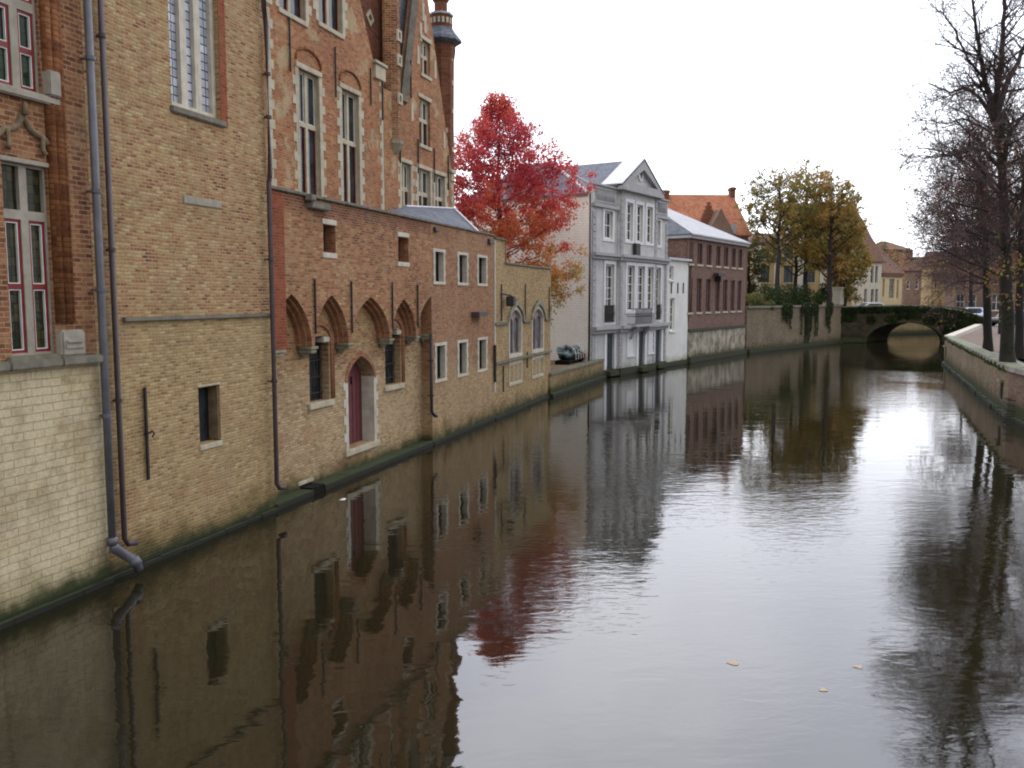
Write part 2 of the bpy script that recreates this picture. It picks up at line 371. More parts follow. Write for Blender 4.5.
def leaf_mat(name, stops, rough=.6):
    m, nt, b = newmat(name); g = N(nt); uv = g.new('ShaderNodeUVMap').outputs[0]
    s = g.new('ShaderNodeSeparateXYZ'); g.L(uv, s.inputs[0])
    g.L(g.ramp(s.outputs[0], stops), b.inputs['Base Color']); b.inputs['Roughness'].default_value = rough
    b.inputs['Specular IOR Level'].default_value = .2
    out = [n for n in nt.nodes if n.type == 'OUTPUT_MATERIAL'][0]
    tr = g.new('ShaderNodeBsdfTranslucent'); g.L(g.ramp(s.outputs[0], stops), tr.inputs[0])
    mx = g.new('ShaderNodeMixShader'); mx.inputs[0].default_value = .4; g.L(b.outputs[0], mx.inputs[1]); g.L(tr.outputs[0], mx.inputs[2]); g.L(mx.outputs[0], out.inputs[0])
    return m
M['leaf_red'] = leaf_mat('leaf_red', [(0, (.36, .04, .065)), (.3, (.52, .07, .07)), (.5, (.56, .11, .07)), (.66, (.58, .19, .07)), (.82, (.50, .28, .08)), (1, (.32, .28, .10))])
M['leaf_aut'] = leaf_mat('leaf_aut', [(0, (.08, .09, .025)), (.35, (.17, .15, .04)), (.6, (.28, .20, .05)), (.8, (.38, .21, .05)), (1, (.44, .24, .09))])
M['leaf_dead'] = leaf_mat('leaf_dead', [(0, (.13, .045, .04)), (.6, (.20, .075, .06)), (.85, (.25, .12, .07)), (.9, (.24, .24, .04)), (1, (.34, .34, .06))])
M['leaf_green'] = leaf_mat('leaf_green', [(0, (.02, .035, .01)), (.6, (.045, .07, .018)), (1, (.10, .13, .03))])
# ================================================================== generic parts
def lights(r, cols, rows, fw, mull):
    """split rectangle into light openings. cols/rows: int or list of fractions"""
    x0, x1, z0, z1 = inset(r, fw)
    def cut(a, b, k):
        fr = [i/k for i in range(1, k)] if isinstance(k, int) else list(k)
        e = [a] + [a+(b-a)*f for f in fr] + [b]; o = []
        for i in range(len(e)-1):
            o.append((e[i]+(mull/2 if i else 0), e[i+1]-(mull/2 if i < len(e)-2 else 0)))
        return o
    return [(a, b, c, d) for (c, d) in cut(z0, z1, rows) for (a, b) in cut(x0, x1, cols)]
def window(T, F, r, dep, cols, rows, fm, pm, fw=.06, mull=.06, th=.1, bars=None, barm=None, bw=.03, casement=None, y0=0.0, name='window', head=None):
    ls = lights(r, cols, rows, fw, mull)
    bm = B(); outer = head if head else rect(r)
    y = y0 + dep
    slab(bm, outer, [rect(q) for q in ls], y, y+th)
    w = obj(name, bm, fm, T, F)
    for q in ls:
        if bars:
            bm = B(); nx, nz = bars
            q2 = inset(q, -.005)
            slab(bm, rect(q2), [rect(k) for k in lights(q2, nx, nz, bw, bw*.8)], y+.035, y+.07)
            obj('glazing_bars', bm, barm or fm, w, F)
        if casement:
            for (za, zb) in casement(q):
                bm = B(); slab(bm, [(q[0], za), (q[1], za), (q[1], zb), (q[0], zb)], [rect(inset((q[0], q[1], za, zb), .035))], y+.02, y+.08); obj('casement', bm, M['paint_red'], w, F)
                bm = B(); k = inset((q[0], q[1], za, zb), .036); slab(bm, rect(k), [rect(inset(k, .035))], y+.035, y+.075); obj('casement_trim', bm, M['paint_white'], w, F)
    bm = B(); k = inset(r, fw*.5); box(bm, k[0], k[1], y+th*.5+.012, y+th*.5+.03, k[2], k[3]); obj('pane', bm, pm, w, F)
    return w
def sill(w, F, r, mat, h=.12, out=.08, ext=.06, y0=0., dep=.2, name='sill', at='b'):
    bm = B()
    if at == 'b': bbox(bm, r[0]-ext, r[1]+ext, y0-out, y0+dep, r[2]-h, r[2]-.002, .012)
    else: bbox(bm, r[0]-ext, r[1]+ext, y0-out, y0+dep, r[3]+.002, r[3]+h, .012)
    return obj(name, bm, mat, w, F)
def quoins(w, F, r, mat, wd=.1, alt=.06, h=.16, y0=0., out=.02, dep=.12, top=True, name='stone_surround', sides=(0, 1)):
    if not top and len(sides) == 2:
        quoins(w, F, r, mat, wd, alt, h, y0, out, dep, False, name, (0,)); return quoins(w, F, r, mat, wd, alt, h, y0, out, dep, False, name, (1,))
    bm = B(); z = r[2]; i = 0
    while z < r[3]-.02:
        z2 = min(z+h, r[3]); e = wd + (alt if i % 2 else 0)
        if 0 in sides: box(bm, r[0]-e, r[0]+.02, y0-out, y0+dep, z, z2-.004)
        if 1 in sides: box(bm, r[1]-.02, r[1]+e, y0-out, y0+dep, z, z2-.004)
        z = z2; i += 1
    if top:
        box(bm, r[0]-wd-alt, r[1]+wd+alt, y0-out-.003, y0+dep, r[3]+.001, r[3]+wd)
        box(bm, r[0]-wd-alt, r[1]+wd+alt, y0-out-.003, y0+dep, r[2]-wd, r[2]-.001)
    return obj(name, bm, mat, w, F)
def pipe(T, F, pts, r, mat, y=-.12, name='downpipe', rings=()):
    """pts in (s,z) or (s,y,z)"""
    P3 = [(p[0], y, p[1]) if len(p) == 2 else p for p in pts]
    bm = B(); tube(bm, P3, r, 10); o = obj(name, bm, mat, T, F, smooth=True)
    if rings:
        for z in rings:
            k = min(range(len(P3)-1), key=lambda i: 0 if min(P3[i][2], P3[i+1][2]) <= z <= max(P3[i][2], P3[i+1][2]) else 1)
            a, b_ = P3[k], P3[k+1]; t = (z-a[2])/((b_[2]-a[2]) or 1)
            x = a[0]+(b_[0]-a[0])*t; yy = a[1]+(b_[1]-a[1])*t
            bm = B(); tube(bm, [(x, yy, z-.03), (x, yy, z+.03)], r*1.3, 10); box(bm, x-.02, x+.02, yy, .05, z-.015, z+.015)
            obj('pipe_bracket', bm, mat, o, F)
    return o
def anchor(T, F, s, z0, z1, y0=0., r=.022, hook=False):
    bm = B(); bbox(bm, s-r, s+r, y0-.06, y0-.02, z0, z1, .006); zm = (z0+z1)/2
    box(bm, s-r*.6, s+r*.6, y0-.03, y0+.05, zm-.02, zm+.02)
    if hook: tube(bm, [(s, y0-.05, zm), (s+.05, y0-.12, zm+.04), (s+.09, y0-.12, zm), (s+.04, y0-.12, zm-.06)], .016, 6)
    return obj('wall_anchor', bm, M['iron'], T, F)
def plinth(T, F, s0, s1, y=-.16, z=.10, mat='ledge', y1=0.02):
    bm = B(); n = max(2, int((s1-s0)/.6)); rnd = random.Random(int(s0*10))
    for i in range(n):
        a, b_ = s0+(s1-s0)*i/n, s0+(s1-s0)*(i+1)/n
        box(bm, a, b_, y+rnd.uniform(-.008, .008), y1, -.6, z+rnd.uniform(-.008, .008))
    return obj('waterline_ledge', bm, M[mat], T, F)
def corbel(T, F, s, z, w, y0=0., out=.0, h=.3, dep=.2, mat='stone_moss'):
    bm = B()
    bbox(bm, s-w/2-.03, s+w/2+.03, y0-.04, y0+dep, z-.07, z-.002, .012)
    bbox(bm, s-w/2, s+w/2, y0-.01, y0+dep, z-.16, z-.072, .02)
    b2 = B(); lathe(b2, 0, 0, [(.02, -h), (w*.2, -h+.05), (w*.42, -.17), (w*.47, -.155)], 10, 0)
    bmesh.ops.translate(b2, verts=b2.verts[:], vec=(s, y0+dep*.75, z)); merge(bm, b2)
    return obj('corbel', bm, M[mat], T, F)
# ================================================================== canal side, frame A
A = Fr(ground(280, 509), vp_yaw(785))
Gg = Fr(ground(591, 379.7), vp_yaw(1075))
X = A.X
# ---------- red brick house at the left edge
s_l, s_b = X(-420, 600), X(96.5, 350)
zl = A.Z(94, 354.5)
T = thing('canal_house', 'red brick house with red-framed mullioned windows above a whitewashed stone base, at the left edge', 'house', A, s_l)
top = 13.0
wl = A.R(0, 51.5, 160, 357.5)
wu = (A.X(-6, 40), wl[1]-.02, A.Z(0, 84), A.Z(0, -60)); wl = (wu[0], wl[1], wl[2], wl[3])
wq = [(wl[0]-3.2, wl[0]-1.2, wl[2], wl[3]), (wl[0]-3.2, wl[0]-1.2, wu[2], wu[3])]
bm = B(); slab(bm, rect((s_l, s_b, zl, top)), [rect(wl), rect(wu)] + [rect(q) for q in wq], 0, .3)
box(bm, s_l, s_b, .301, 8, -1, top)
obj('wall', bm, M['brick_bay'], T, A)
bm = B(); box(bm, s_l, s_b, -.06, .3, -1, zl-.1); obj('base_wall', bm, M['whitewash'], T, A)
bm = B(); b2 = s_l
while b2 < s_b-.01:
    e = min(b2+.9, s_b); bbox(bm, b2+.004, e-.004, -.2, .1, zl-.12, zl+.01, .02); b2 = e
obj('string_course', bm, M['coping'], T, A)
bm = B(); hip(bm, s_l-.2, s_b, -.3, 8.2, top, top+4.5); obj('roof', bm, M['tile_dull'], T, A)
def cas(q):
    zm = (q[2]+q[3])/2; return [(q[2], zm), (zm, q[3])]
for i, r in enumerate([wl, wu] + wq):
    low = (i % 2 == 0)
    # stone cross window with red casements
    tz = (A.Z(0, 211) - wl[2])/(wl[3]-wl[2]) if low else .62
    ls = lights(r, 2, [tz], .035, .13)
    bm = B(); slab(bm, rect(r), [rect(q) for q in ls], .05, .2); w = obj('window', bm, M['stone_grey'], T, A)
    for q in ls:
        if q[2] < r[2]+.3 or not low:
            for (za, zb) in cas(q):
                bm = B(); slab(bm, [(q[0], za), (q[1], za), (q[1], zb), (q[0], zb)], [rect(inset((q[0], q[1], za, zb), .04))], .07, .13); obj('casement', bm, M['paint_red'], w, A)
                k = inset((q[0], q[1], za, zb), .036); bm = B(); slab(bm, rect(k), [rect(inset(k, .017))], .075, .13); obj('casement_trim', bm, M['paint_white'], w, A)
    bm = B(); box(bm, r[0]+.03, r[1]-.03, .112, .125, r[2]+.03, r[3]-.03); obj('pane', bm, M['glass_olive'] if low else M['glass_green'], w, A)
    if low:
        bm = B(); bbox(bm, r[0]-.05, r[1]+.08, -.03, .2, r[3]+.002, r[3]+.07, .01); obj('lintel', bm, M['stone_grey'], w, A)
        bm = B(); bbox(bm, r[0]-.1, r[1]+.06, -.08, .2, r[2]-.14, r[2]-.002, .02); obj('sill', bm, M['coping'], w, A)
        c = (r[0]+r[1])/2; za = A.Z(24.6, 112); xe = A.X(59, 170)+c-(wl[0]+wl[1])/2; ze = A.Z(59, 168)
        h = xe-c; bm = B()
        for sgn in (-1, 1):
            pr = [(0, 0), (.06, -.16), (.16, -.3), (.3, -.38), (.5, -.43), (.7, -.55), (.85, -.74), (.97, -1.)]
            tube(bm, [(c+sgn*h*a, -.0, za+(za-ze)*b_) for a, b_ in pr], [.04, .05, .055, .055, .055, .055, .055, .05], 6)
            tube(bm, [(c+sgn*h*.5, -.05, za-(za-ze)*.43), (c+sgn*h*.46, -.05, za-(za-ze)*.7), (c+sgn*h*.52, -.06, za-(za-ze)*.8)], [.035, .03, .045], 6)
        tube(bm, [(c, -.06, za-.05), (c, -.06, za+.12)], [.05, .03], 6)
        obj('hood_mould', bm, M['hood'], w, A, smooth=True)
    else:
        bm = B(); bbox(bm, r[0]-.1, r[1]+.24, -.1, .2, r[2]-.12, r[2]-.002, .02); bbox(bm, r[1]+.02, r[1]+.24, -.13, .1, r[2]+.002, r[2]+.36, .02); obj('sill', bm, M['stone_grey'], w, A)
# moulded brick rolls beside the windows
for px_, rr in ((55.5, .075), (62, .085), (67, .06)):
    s = X(px_, 250); bm = B(); tube(bm, [(s, -.015, A.Z(68, 322)), (s, -.015, top-.5)], rr, 10); obj('brick_moulding', bm, M['brick_roll'], T, A, smooth=True)
bm = B(); r = A.R(55, 80, 322, 352); bbox(bm, r[0], r[1], -.12, .1, zl+.012, r[3]-.12, .03); bbox(bm, r[0]+.03, r[1]-.03, -.14, .1, zl+.10, zl+.28, .03); bbox(bm, r[0]+.06, r[1]-.1, -.17, .1, zl+.2, zl+.26, .02)
obj('corbel', bm, M['stone_grey'], T, A)
plinth(T, A, s_l, s_b, y=-.14, z=.08)
s1 = X(96, 200, -.16)
P1 = [(s1, 13.), (s1, 4.), (s1, .95), (s1+.02, .62)]
g_ = pipe(T, A, [(s1, -.17, z) for z in (13., 4., .62)], .058, M['pipe_grey'], rings=[A.Z(90, 62), A.Z(90, 192), A.Z(95, 290), A.Z(100, 415)])
bm = B(); tube(bm, [(s1, -.17, .66), (s1+.02, -.2, .55), (s1+.3, -.33, .28), (s1+.36, -.35, .12)], [.07, .08, .075, .07], 10)
tube(bm, [(s1, -.17, .62), (s1, -.17, .74)], .085, 10); tube(bm, [(s1+.27, -.31, .33), (s1+.33, -.35, .22)], .09, 10)
obj('pipe_shoe', bm, M['pipe_grey'], g_, A, smooth=True)

# ---------- big blank brick building
s_c = X(270.5, 300)
T = thing('brick_building', 'tall mottled yellow brick building with a lattice stone window and mostly blank wall', 'building', A, s_b)
wm = A.R(165, 217.5, -75, 103)
ws = A.R(198, 220.5, 388, 446)
bm = B(); slab(bm, rect((s_b+.004, s_c, -1, top+.5)), [rect(wm), rect(ws)], 0, .3); box(bm, s_b+.004, s_c-.01, .301, 9, -1, top+.5)
obj('wall', bm, M['brick_big'], T, A)
bm = B(); hip(bm, s_b-.1, s_c+.1, -.3, 9.2, top+.5, top+5.5); obj('roof', bm, M['tile_dull'], T, A)
a_, b_ = X(97.5, 300), X(104, 300)
bm = B(); bbox(bm, a_, b_, -.03, .05, .45, top+.4, .01); obj('edge_strip', bm, M['stone'], T, A)
w = window(T, A, wm, .1, 3, [.86], M['stone_white'], M['glass_lattice'], fw=.1, mull=.17, th=.14)
bm = B(); bbox(bm, wm[0]-.05, wm[1]+.12, -.06, .2, wm[2]-.12, wm[2]-.002, .02); obj('sill', bm, M['coping'], w, A)
r = (wm[1]+.002, wm[1]+.2, wm[2]-.1, wm[3]+.1)
bm = B(); box(bm, r[0], r[1], -.012, .05, r[2], r[3]); obj('brick_jamb', bm, M['brick_quoin'], w, A)
zs = A.Z(122, 319.5)
bm = B(); bbox(bm, X(121), s_c-.02, -.07, .05, zs-.035, zs+.035, .01); obj('string_course', bm, M['coping'], T, A)
r = A.R(183, 220, 195, 203); bm = B(); bbox(bm, r[0], r[1], -.02, .05, r[2], r[3], .01); obj('stone_plaque', bm, M['stone_grey'], T, A)
w = window(T, A, ws, .24, 1, 1, M['iron'], M['glass'], fw=.05, th=.05)
bm = B(); box(bm, ws[1]-.04, ws[1]-.003, .03, .235, ws[2]+.03, ws[3]-.03); obj('side_shutter', bm, M['hood'], w, A); sill(w, A, ws, M['stone'], h=.1, out=.03, ext=.02); sill(w, A, ws, M['stone'], h=.06, out=.01, ext=.03, at='t', name='lintel')
s, z1 = A.pp(136.5, 388); z0 = A.Z(142, 481); anchor(T, A, A.X(139), z0, z1, r=.025, hook=True)
sp = X(105, 100, -.1)
pipe(T, A, [(sp, -.1, 13.4), (sp, -.1, .62), (sp+.05, -.12, .52), (sp+.22, -.15, .5)], .045, M['pipe_brown'], rings=[A.Z(110, 250), A.Z(115, 400), 8.5])
plinth(T, A, s_b, s_c, y=-.07, z=.06)

# ---------- waterside wing
s_d, s_e = X(431.5, 300), X(494, 300)
z1t, z2t = A.Z(350, 203.5), A.Z(470, 229.5)
T = thing('waterside_wing', 'low brick wing on the water with corbelled pointed arches and a pink door', 'building', A, s_c)
YB = .34
cps = [(286, 345), (313.5, 346), (350, 345), (391, 339), (417, 334), (431, 333.5)]
cw = [.26, .26, .26, .24, .24, .2]
zc = sum(A.Z(p, q) for p, q in cps[1:])/5
cs = [X(p, q) for p, q in cps]; cs[0] = s_c + .26
apex = [A.Z(287, 294), A.Z(331, 295), A.Z(371, 297), A.Z(402, 299), A.Z(430, 296)]
# upper projecting wall in three stepped orders of arches
holes = [A.R(323, 335.5, 224, 252), A.R(398, 408.5, 236.5, 261.5)]
def lowedge(k):
    """bottom outline of upper wall (from left to right) with k-th order of arches"""
    pts = [(s_c+.001, zc)]; d = k*.07
    edges = [(s_c+.001, X(285.5, 300))] + [(cs[i]-.06, cs[i]+.06) for i in range(1, 6)]
    for i in range(5):
        x0, x1 = edges[i][1]+d, edges[i+1][0]-d
        if i == 4: x1 = x0 + (s_d - x0)*1.95
        xf = x0
        if i == 0: x0 = 2*X(291.5, 300)-x1
        za = apex[i]-d*1.1; c = (x0+x1)/2
        n = 9; h_ = c-x0; ar = [(c+h_-2*h_*cos(j/n*pi/3), zc+(za-zc)*sin(j/n*pi/3)/sin(pi/3)) for j in range(n)]
        ar.append((c, za))
        rt = [(2*c-p[0], p[1]) for p in ar[:-1]][::-1]
        al = ar + rt
        if i == 0:
            k0 = [p for p in al if p[0] > xf+.01]; prev_ = [p for p in al if p[0] <= xf+.01][-1]
            t_ = (xf-prev_[0])/(k0[0][0]-prev_[0]); al = [(xf, zc), (xf+.001, prev_[1]+(k0[0][1]-prev_[1])*t_)] + k0
        if i == 4:
            al = [p for p in al if p[0] < s_d-.02] + [(s_d-.001, za-.02)]
        pts += al
    return pts
for k in range(3):
    ol = lowedge(k) + [(s_d-.001, z1t-.06), (s_c+.001, z1t-.06)]
    bm = B(); slab(bm, ol, [rect(h) for h in holes], k*.113, (k+1)*.113-.001)
    obj('upper_wall', bm, M['brick_wing_up' if k == 0 else 'brick_mould'], T, A)
# lower wall with door and windows
door_o = (X(347.5, 400, YB), X(374, 400, YB))
dz0 = A.Z(348, 450, YB); dzs = A.Z(348, 383, YB); dza = A.Z(361, 356, YB)
dpoly = pointed(door_o[0], door_o[1], dz0, dzs, dza)
wL = A.R(308.5, 329, 337, 404, YB); wR = A.R(384.6, 400.5, 330, 386.5, YB)
def seg(r, rise=.12):
    c = (r[0]+r[1])/2; h = (r[1]-r[0])/2
    return [(r[0], r[2]), (r[1], r[2])] + [(c+h*cos(t*pi/8), r[3]-rise+rise*sin(t*pi/8)) for t in range(0, 9)]
outl = rect(A.R(300, 311.5, 485.5, 515, YB)); outl = (X(300, 495, YB), X(312, 495, YB), -.05, A.Z(300, 486, YB))
bm = B(); slab(bm, rect((s_c+.001, s_d, -1, z1t-.07)), [dpoly, seg(wL), seg(wR), rect(outl)] + [rect(h) for h in holes], YB, YB+.45); box(bm, s_c+.001, s_d, YB+.46, 2.2, -1, z1t-.5)
obj('wall', bm, M['brick_wing'], T, A)
bm = B(); box(bm, outl[0]-.03, outl[1]+.03, YB+.3, YB+.44, outl[2], outl[3]+.03); obj('drain_opening', bm, M['void'], T, A)
bm = B(); bbox(bm, outl[0]-.08, outl[1]+.06, YB-.03, YB+.15, outl[3]+.003, outl[3]+.1, .02); obj('drain_lintel', bm, M['stone'], T, A)
# quoin pier at the left
bm = B(); box(bm, s_c+.003, X(285, 300), -.025, .14, zc, z1t-.08); obj('corner_pier', bm, M['brick_quoin'], T, A)
for i in range(6): corbel(T, A, cs[i] if i else (s_c+X(285, 300))/2, zc, cw[i] if i else .4, dep=.33)
# door
bm = B(); n = 6
x0, x1 = door_o[0]+.01, door_o[1]+.1
slab(bm, pointed(door_o[0]-.02, door_o[1]+.02, dz0, dzs, dza+.02), [], YB+.37, YB+.43)
dr = obj('door', bm, M['door_pink'], T, A)
for i in range(7):
    xx = door_o[0]+(door_o[1]-door_o[0])*(i+.5)/7; bm = B(); bbox(bm, xx-.012, xx+.012, YB+.355, YB+.375, dz0+.02, dzs+.1, .004); obj('door_batten', bm, M['door_pink'], dr, A)
for px_ in (.35, .6):
    xx = door_o[0]+(door_o[1]-door_o[0])*px_; bm = B(); box(bm, xx-.03, xx+.03, YB+.35, YB+.38, dzs-.12, dzs+.08); obj('door_slit', bm, M['void'], dr, A)
quoins(dr, A, (door_o[0], door_o[1], dz0, dzs+.05), M['stone_white'], wd=.12, alt=.1, h=.22, y0=YB, out=.015, dep=.36, top=False)
bm = B(); bbox(bm, door_o[0]-.2, door_o[1]+.25, YB-.06, YB+.3, dz0-.16, dz0-.002, .02); obj('door_step', bm, M['stone'], dr, A)
def arch_ring(r0, r1, c, za, zs, y0, y1, h):   # pointed ring strip
    o = pointed(c-h-r1, c+h+r1, zs, zs+.01, za+r1*1.25); i = pointed(c-h-r0, c+h+r0, zs-.01, zs+.01, za+r0)
    o[0] = (c-h-r1, zs-.012); o[1] = (c+h+r1, zs-.012)
    bm = B(); m = len(o); 
    ov = [bm.verts.new((p[0], y0, p[1])) for p in o[2:]]; iv = [bm.verts.new((p[0], y0, p[1])) for p in i[2:]]
    ob = [bm.verts.new((p[0], y1, p[1])) for p in o[2:]]; ib = [bm.verts.new((p[0], y1, p[1])) for p in i[2:]]
    for k in range(len(ov)-1):
        bm.faces.new((ov[k], ov[k+1], iv[k+1], iv[k])); bm.faces.new((ov[k], ob[k], ob[k+1], ov[k+1])); bm.faces.new((iv[k], iv[k+1], ib[k+1], ib[k]))
    for k in (0, -1): bm.faces.new((ov[k], iv[k], ib[k], ob[k]))
    return bm
hd = (door_o[1]-door_o[0])/2; cd = (door_o[0]+door_o[1])/2
obj('brick_arch', arch_ring(0.01, .12, cd, dza, dzs, YB-.025, YB+.05, hd), M['brick_mould'], dr, A)
for r, nm in ((wL, 'L'), (wR, 'R')):
    w = window(T, A, inset(r, .0), .24, 2, 3, M['iron'], M['glass'], fw=.03, mull=.035, th=.05, y0=YB, head=seg(r))
    bm = B()
    for i in range(5):
        xx = r[0]+(r[1]-r[0])*(i+.5)/5; tube(bm, [(xx, YB+.16, r[2]), (xx, YB+.16, r[3]-.05)], .011, 6)
    for i in range(4):
        zz = r[2]+(r[3]-r[2])*(i+.5)/4; tube(bm, [(r[0], YB+.16, zz), (r[1], YB+.16, zz)], .011, 6)
    obj('window_bars', bm, M['iron'], w, A)
    bm = B(); bbox(bm, r[0]-.12, r[1]+.15, YB-.07, YB+.2, r[2]-.15, r[2]-.002, .02); obj('sill', bm, M['stone'], w, A)
    bm = B(); bbox(bm, r[1]-.3, r[1]+.02, YB-.04, YB+.24, r[3]-.16, r[3]-.03, .02); obj('stone_block', bm, M['stone_white'], w, A)
    c = (r[0]+r[1])/2; h = (r[1]-r[0])/2; bm = B(); zk = r[3]-.14
    for rr in (.1, .19):
        tube(bm, [(c+h+rr, YB-.01, r[2]+.02)] + [(c+(h+rr)*cos(t*pi/12), YB-.01, zk+(h+rr)*.75*sin(t*pi/12)) for t in range(0, 13)] + [(c-h-rr, YB-.01, zk-.3)], .045, 8)
    obj('brick_moulding', bm, M['brick_mould'], w, A, smooth=True)
for h in holes:
    w = window(T, A, h, .28, 1, 1, M['pipe_brown'], M['boards'], fw=.05, th=.05)
    sill(w, A, h, M['stone_white'], h=.13, out=.02, ext=.05); sill(w, A, h, M['stone_white'], h=.13, out=.02, ext=.05, at='t', name='lintel')
for px_, ya, yb in ((313.2, 279, 334), (350, 281, 333), (391, 282.5, 329), (416.5, 284.5, 327.5)):
    s, z1 = A.pp(px_, ya); anchor(T, A, s, A.Z(px_, yb), z1)
r = A.R(306, 325, 201, 208); bm = B(); bbox(bm, r[0], r[1], -.16, .1, r[2], r[3], .02); bbox(bm, r[0]-.1, r[0]+.12, -.2, -.02, r[3]+.003, r[3]+.14, .02); obj('stone_spout', bm, M['coping'], T, A)
bm = B(); 
x = s_c
while x < s_d-.01:
    e = min(x+1.1, s_d); bbox(bm, x+.003, e-.003, -.07, .5, z1t-.058, z1t+.012, .015); x = e
obj('coping', bm, M['coping'], T, A)
# right section
we = [A.R(434.5, 443.5, 251, 281), A.R(458.5, 466.8, 254.5, 282.5), A.R(478, 486, 257.5, 283.5), A.R(436, 445, 346, 380), A.R(458.5, 466.5, 343, 374), A.R(478.5, 486, 340.5, 370.5)]
zt_ = sum(r[3] for r in we[:3])/3; zb_ = sum(r[2] for r in we[:3])/3; yt_ = sum(r[3] for r in we[3:])/3; yb_ = sum(r[2] for r in we[3:])/3
we = [(r[0], r[1], zb_, zt_) for r in we[:3]] + [(r[0], r[1], yb_, yt_) for r in we[3:]]
bm = B(); slab(bm, rect((s_d, s_e, -1, z2t-.06)), [rect(r) for r in we], 0, .35); box(bm, s_d+.01, s_e, .36, 2.0, -1, z2t-.3)
obj('end_wall', bm, M['brick_wing_end'], T, A)
for r in we:
    w = window(T, A, r, .16, 1, 1, M['iron'], M['glass_green'] if r[3] < 4 else M['glass'], fw=.025, mull=.04, th=.05)
    quoins(w, A, r, M['stone_white'], wd=.09, alt=.05, h=.17, dep=.158)
bm = B(); x = s_d
while x < s_e-.01:
    e = min(x+1.1, s_e); bbox(bm, x+.003, e-.003, -.06, .45, z2t-.058, z2t+.01, .015); x = e
obj('coping', bm, M['coping'], T, A)
for (a, b_, c, d) in ((471, 480, 312, 316.5), (433, 437, 227, 231), (487.5, 491.5, 239, 243.5)):
    r = A.R(a, b_, c, d); bm = B(); bbox(bm, r[0], r[1], -.3 if a == 471 else -.1, .1, r[2], r[3], .01); obj('stone_spout', bm, M['pipe_brown'], T, A)
sx = X(431.5, 380, -.08); pipe(T, A, [(sx, -.08, A.Z(430, 334)), (sx, -.08, A.Z(431.5, 411)), (sx+.08, -.14, A.Z(431.5, 415)), (sx+.16, -.18, A.Z(431.5, 416))], .05, M['iron'], rings=[A.Z(431, 360), A.Z(431, 395)])
sx = X(270, 187, -.1); zt3 = A.Z(272, 178, -.1)
pipe(T, A, [(sx-.05, -.1, 13.6), (sx-.05, -.1, A.Z(264, 20)+.2), (sx+.02, -.1, A.Z(267, 26)-.1), (sx+.02, -.1, zt3+.1), (sx-.1, -.14, zt3-.12), (sx-.1, -.14, .62), (sx-.04, -.16, .52), (sx+.1, -.2, .5)], .05, M['pipe_brown'], rings=[9.0, A.Z(272, 120), A.Z(272, 260), A.Z(276, 380)])
bm = B(); tube(bm, [(X(493.5, 345), -.06, A.Z(493.5, 345)), (X(493.5, 345), -.06, A.Z(493.5, 382))], .05, 8); obj('downpipe', bm, M['iron'], T, A)
# slate hip roof behind the parapet
ra, rb = X(404, 206, 2.0), X(452, 206, 2.0); zr = A.Z(440, 206, 2.0)
bm = B(); xe = X(482, 232, .3)
zra = A.Z(404, 207, 2.0)
v = [bm.verts.new(p) for p in ((X(394, 210, .3), .3, z2t-.1), (xe, .3, z2t-.1), (rb, 1.95, zr), (ra, 1.95, zra), (xe, 1.99, z2t-.1), (X(394, 210, .3), 1.99, z2t-.1))]
bm.faces.new((v[0], v[1], v[2], v[3])); bm.faces.new((v[1], v[4], v[2])); bm.faces.new((v[2], v[4], v[5], v[3])); bm.faces.new((v[0], v[3], v[5])); bm.faces.new((v[0], v[5], v[4], v[1]))
rf = obj('roof', bm, M['slate'], T, A)
bm = B(); tube(bm, [(rb, 1.94, zr+.03), (xe, .3, z2t-.06)], .06, 6); tube(bm, [(ra, 1.94, zra+.02), (rb, 1.94, zr+.02)], .05, 6); obj('roof_flashing', bm, M['lead'], rf, A)
plinth(T, A, s_c, outl[0], y=-.03, z=.13, y1=YB+.02); plinth(T, A, outl[1], s_d, y=-.03, z=.13, y1=YB+.02); plinth(T, A, s_d, s_e, y=-.05, z=.10)
bm = B(); box(bm, outl[0]+.002, outl[1]-.002, .0, YB+.3, -.4, .16); obj('drain_channel', bm, M['void'], T, A)
# ---------- palace behind
Y2 = 2.0
s0p = X(262, 100, Y2); s1p = X(383, 120, Y2)
T = thing('gothic_palace', 'tall red brick gothic palace with steep gables and a round corner turret', 'palace', A, s0p, Y2)
pw = [A.R(297.5, 320, 66, 190, Y2), A.R(341, 359.5, 89, 200, Y2), A.R(277, 305, -50, 6, Y2), A.R(317, 342, -45, 20, Y2)]
zt_ = (pw[0][3]+pw[1][3])/2
pw[0] = pw[0][:2] + (z1t+.05, zt_); pw[1] = pw[1][:2] + (z1t-.1, zt_)
ks, kz = A.pp(378, 66, Y2)
(xa, za), (xb, zb) = A.pp(374, 65, Y2), A.pp(360, 0, Y2)
cc = X(300, 0, Y2); ta = (cc-xa)/(xb-xa); zap = za+(zb-za)*ta
bm = B(); slab(bm, [(s0p-4, 0), (s1p, 0), (s1p, kz), (xa, za), (cc, zap), (2*cc-xa, za), (s0p-4, za)] if 2*cc-xa > s0p-4 else [(s0p-4, 0), (s1p, 0), (s1p, kz), (xa, za), (cc, zap), (s0p-4, zap-(cc-s0p+4)*(zap-za)/(xa-cc))], [rect(r) for r in pw], Y2, Y2+.4)
box(bm, s0p-4, s1p-.01, Y2+.41, Y2+6, 0, za-.5)
obj('wall', bm, M['brick_palace'], T, A)
